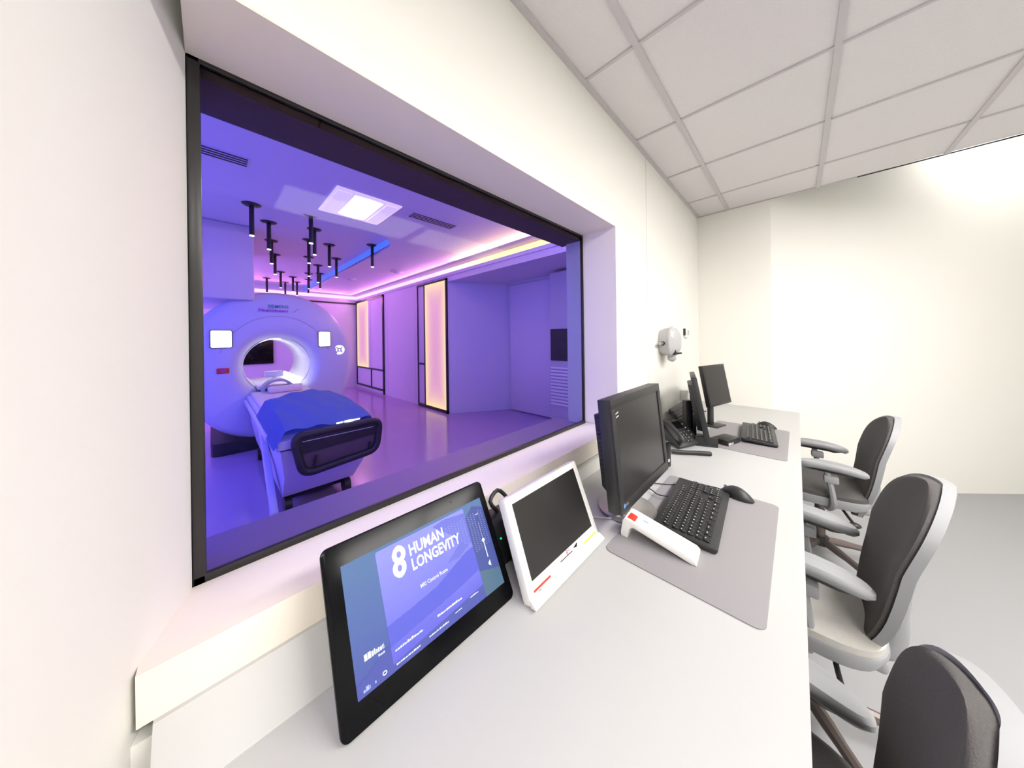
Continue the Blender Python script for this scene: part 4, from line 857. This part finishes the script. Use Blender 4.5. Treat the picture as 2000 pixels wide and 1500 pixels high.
# ---------------------------------------------------------------- office chairs (local: faces -x)
def chair(label, loc, rz, seat_m='chair_fabric', arm_yaw=0.0, backh=0.95, backb=0.36, bw=0.19, lean=0.14, armz=0.66, aw=0.225):
    az = armz-0.66
    t = thing('office_chair', label, 'chair', loc, rz, 'office chairs along the worktop')
    for k in range(5):
        a = R(72*k+20); c, s_ = math.cos(a), math.sin(a)
        b = MB(); b.tube([(0.03*c, 0.03*s_, 0.105), (0.16*c, 0.16*s_, 0.092), (0.30*c, 0.30*s_, 0.07)], [0.022, 0.018, 0.014], 8); l = b.build('base_leg', 'bronze_metal', t)
        b = MB(); b.cyl((0.29*c-0.016*s_, 0.29*s_+0.016*c, 0.03), (0.29*c+0.016*s_, 0.29*s_-0.016*c, 0.03), 0.03, seg=14); b.build('caster', 'black_plastic', l)
    b = MB(); b.cyl((0, 0, 0.08), (0, 0, 0.13), 0.045, 0.04, 16); b.build('hub', 'black_plastic', t)
    b = MB(); b.cyl((0, 0, 0.12), (0, 0, 0.37), 0.026, 0.022, 16); b.build('gas_column', 'bronze_metal', t)
    b = MB(); b.box((-0.13, -0.085, 0.355), (0.20, 0.085, 0.405), bevel=0.015, seg=3); b.build('tilt_mechanism', 'chair_grey', t)
    # seat pan (grey shell, dished up at the rear) and cushion
    def outline(sx, sy, ox=0.0): return [(ox+sx*math.copysign(abs(math.cos(R(a)))**0.62, math.cos(R(a))), sy*math.copysign(abs(math.sin(R(a)))**0.62, math.sin(R(a)))) for a in range(0, 360, 9)]
    b = MB(); b.loft([[(x, y, 0.395) for x, y in outline(0.14, 0.14)], [(x, y, 0.405) for x, y in outline(0.19, 0.20)], [(x, y, 0.435+0.015*(abs(y)/0.24)**2) for x, y in outline(0.205, 0.215)], [(x, y, 0.447+0.015*(abs(y)/0.24)**2) for x, y in outline(0.203, 0.213)]]); b.build('seat_pan', 'chair_grey', t)
    b = MB(); b.loft([[(x, y, 0.447+0.012*(abs(y)/0.24)**2) for x, y in outline(0.198, 0.208)], [(x, y, 0.470+0.012*(abs(y)/0.24)**2-0.02*(x < -0.18)) for x, y in outline(0.20, 0.21)], [(x, y, 0.490+0.010*(abs(y)/0.24)**2-0.02*(x < -0.15)) for x, y in outline(0.175, 0.185)], [(x, y, 0.495) for x, y in outline(0.12, 0.12)]]); b.build('seat_cushion', seat_m, t)
    # back: cushion and shell share a profile
    zb, zt = backb, backh
    def prof(s_): return 0.160 + 0.015*math.sin(math.pi*min(1, s_*1.6)) + lean*s_**1.25          # x of the front face
    def width(s_):
        if s_ < 0.45: w_ = 0.05+(bw-0.05)*math.sin(0.5*math.pi*s_/0.45)**0.9
        else: w_ = bw+0.010*math.sin(math.pi*(s_-0.45)/0.5)
        if s_ > 0.74: w_ *= math.sqrt(max(0.0, 1-((s_-0.74)/0.262)**2.4))
        return max(w_, 0.02)
    def slab(off0, off1, grow, name, m, ef=0.014):
        b = MB(); S = [0, 0.05, 0.12, 0.2, 0.28, 0.36, 0.45, 0.54, 0.62, 0.66, 0.70, 0.74, 0.78, 0.81, 0.84, 0.87, 0.895, 0.92, 0.94, 0.955, 0.97, 0.98, 0.988, 0.994, 0.998, 1.0]; rings = []
        n_ = 24
        for s_ in S:
            w_ = width(s_)+grow; x = prof(s_); z = zb+(zt+grow*0.8-zb)*s_
            ring = []
            for k in range(n_+1):
                v = -1+2*k/n_; curve = -0.035*(abs(v)**2)*(w_/0.22); edge = ef*abs(v)**6
                ring.append((x+off0+curve+edge, w_*v, z))
            for k in range(n_+1):
                v = 1-2*k/n_; curve = -0.035*(abs(v)**2)*(w_/0.22)
                ring.append((x+off1+curve-0.3*ef*abs(v)**6, w_*v, z))
            rings.append(ring)
        b.loft(rings); return b.build(name, m, t)
    slab(-0.030, 0.0, -0.001, 'back_cushion', 'chair_fabric'); slab(-0.004, 0.019, 0.007, 'back_shell', 'chair_grey', 0.0)
    b = MB(); b.tube([(0.10, 0, 0.385), (0.18, 0, 0.38), (0.215, 0, 0.42), (0.222, 0, 0.52), (0.23, 0, 0.62)], [0.035, 0.032, 0.03, 0.028, 0.02], 10); b.build('back_spine', 'chair_grey', t)
    for s_ in (-1, 1):
        b = MB(); b.box((0.10, s_*0.09-0.02, 0.46), (0.19, s_*0.09+0.02, 0.49), bevel=0.008); b.build('back_bracket', 'black_plastic', t)
        A = Matrix.Translation((0.0, s_*aw, 0)) @ Matrix.Rotation(arm_yaw, 4, 'Z')
        b = MB(); ol_ = [(0.02+0.145*math.copysign(abs(math.cos(R(a)))**0.7, math.cos(R(a))), 0.042*math.copysign(abs(math.sin(R(a)))**0.8, math.sin(R(a)))) for a in range(0, 360, 12)]
        bend = lambda x: -0.9*(x-0.0)**2
        b.loft([[(x*0.92, y*0.85, 0.640+az+bend(x)) for x, y in ol_], [(x, y, 0.650+az+bend(x)) for x, y in ol_], [(x, y, 0.662+az+bend(x)) for x, y in ol_], [(x*0.95, y*0.85, 0.672+az+bend(x)) for x, y in ol_]]); pad = b.build('armrest_pad', 'chair_grey', t, mtx=A)
        b = MB(); b.loft([[(x*0.6, y*0.7, 0.632+az+bend(x)) for x, y in ol_], [(x*0.8, y*0.8, 0.641+az+bend(x)) for x, y in ol_]]); b.build('pad_base', 'black_plastic', pad, mtx=A)
        b = MB(); b.tube([(0.0, s_*aw, 0.64+az), (0.015, s_*(aw+0.007), 0.56+az*0.7), (0.03, s_*aw, 0.44), (0.02, s_*0.16, 0.385), (0.02, s_*0.06, 0.38)], [0.014, 0.014, 0.016, 0.02, 0.02], 8); b.build('arm_post', 'chair_grey', t)
        b = MB(); b.box((-0.01, s_*(aw+0.005)-0.02, 0.56+az), (0.05, s_*(aw+0.005)+0.02, 0.60+az), bevel=0.006); b.build('arm_clip', 'chair_grey', t)
    b = MB(); b.tube([(0.08, -0.10, 0.375), (0.09, -0.20, 0.372), (0.10, -0.27, 0.37)], 0.007, 8); b.sphere((0.10, -0.28, 0.37), (0.025, 0.02, 0.014), 8); b.build('tilt_lever', 'black_plastic', t)
    return t
chair('grey office chair farthest along the worktop, nearest the end wall', (0.094, 2.706, 0), R(4.8), backh=0.926, backb=0.33, bw=0.172, lean=0.146)
chair('grey office chair in the middle of the three', (-0.004, 1.525, 0), R(-1), 'pale_fabric', backh=0.959, backb=0.40, bw=0.205, lean=0.155, armz=0.683, aw=0.19)
chair('grey office chair nearest the photographer, only its back showing', (-0.068, 0.776, 0), R(-4.7), backh=0.883, backb=0.33, bw=0.192, lean=0.108, armz=0.60)
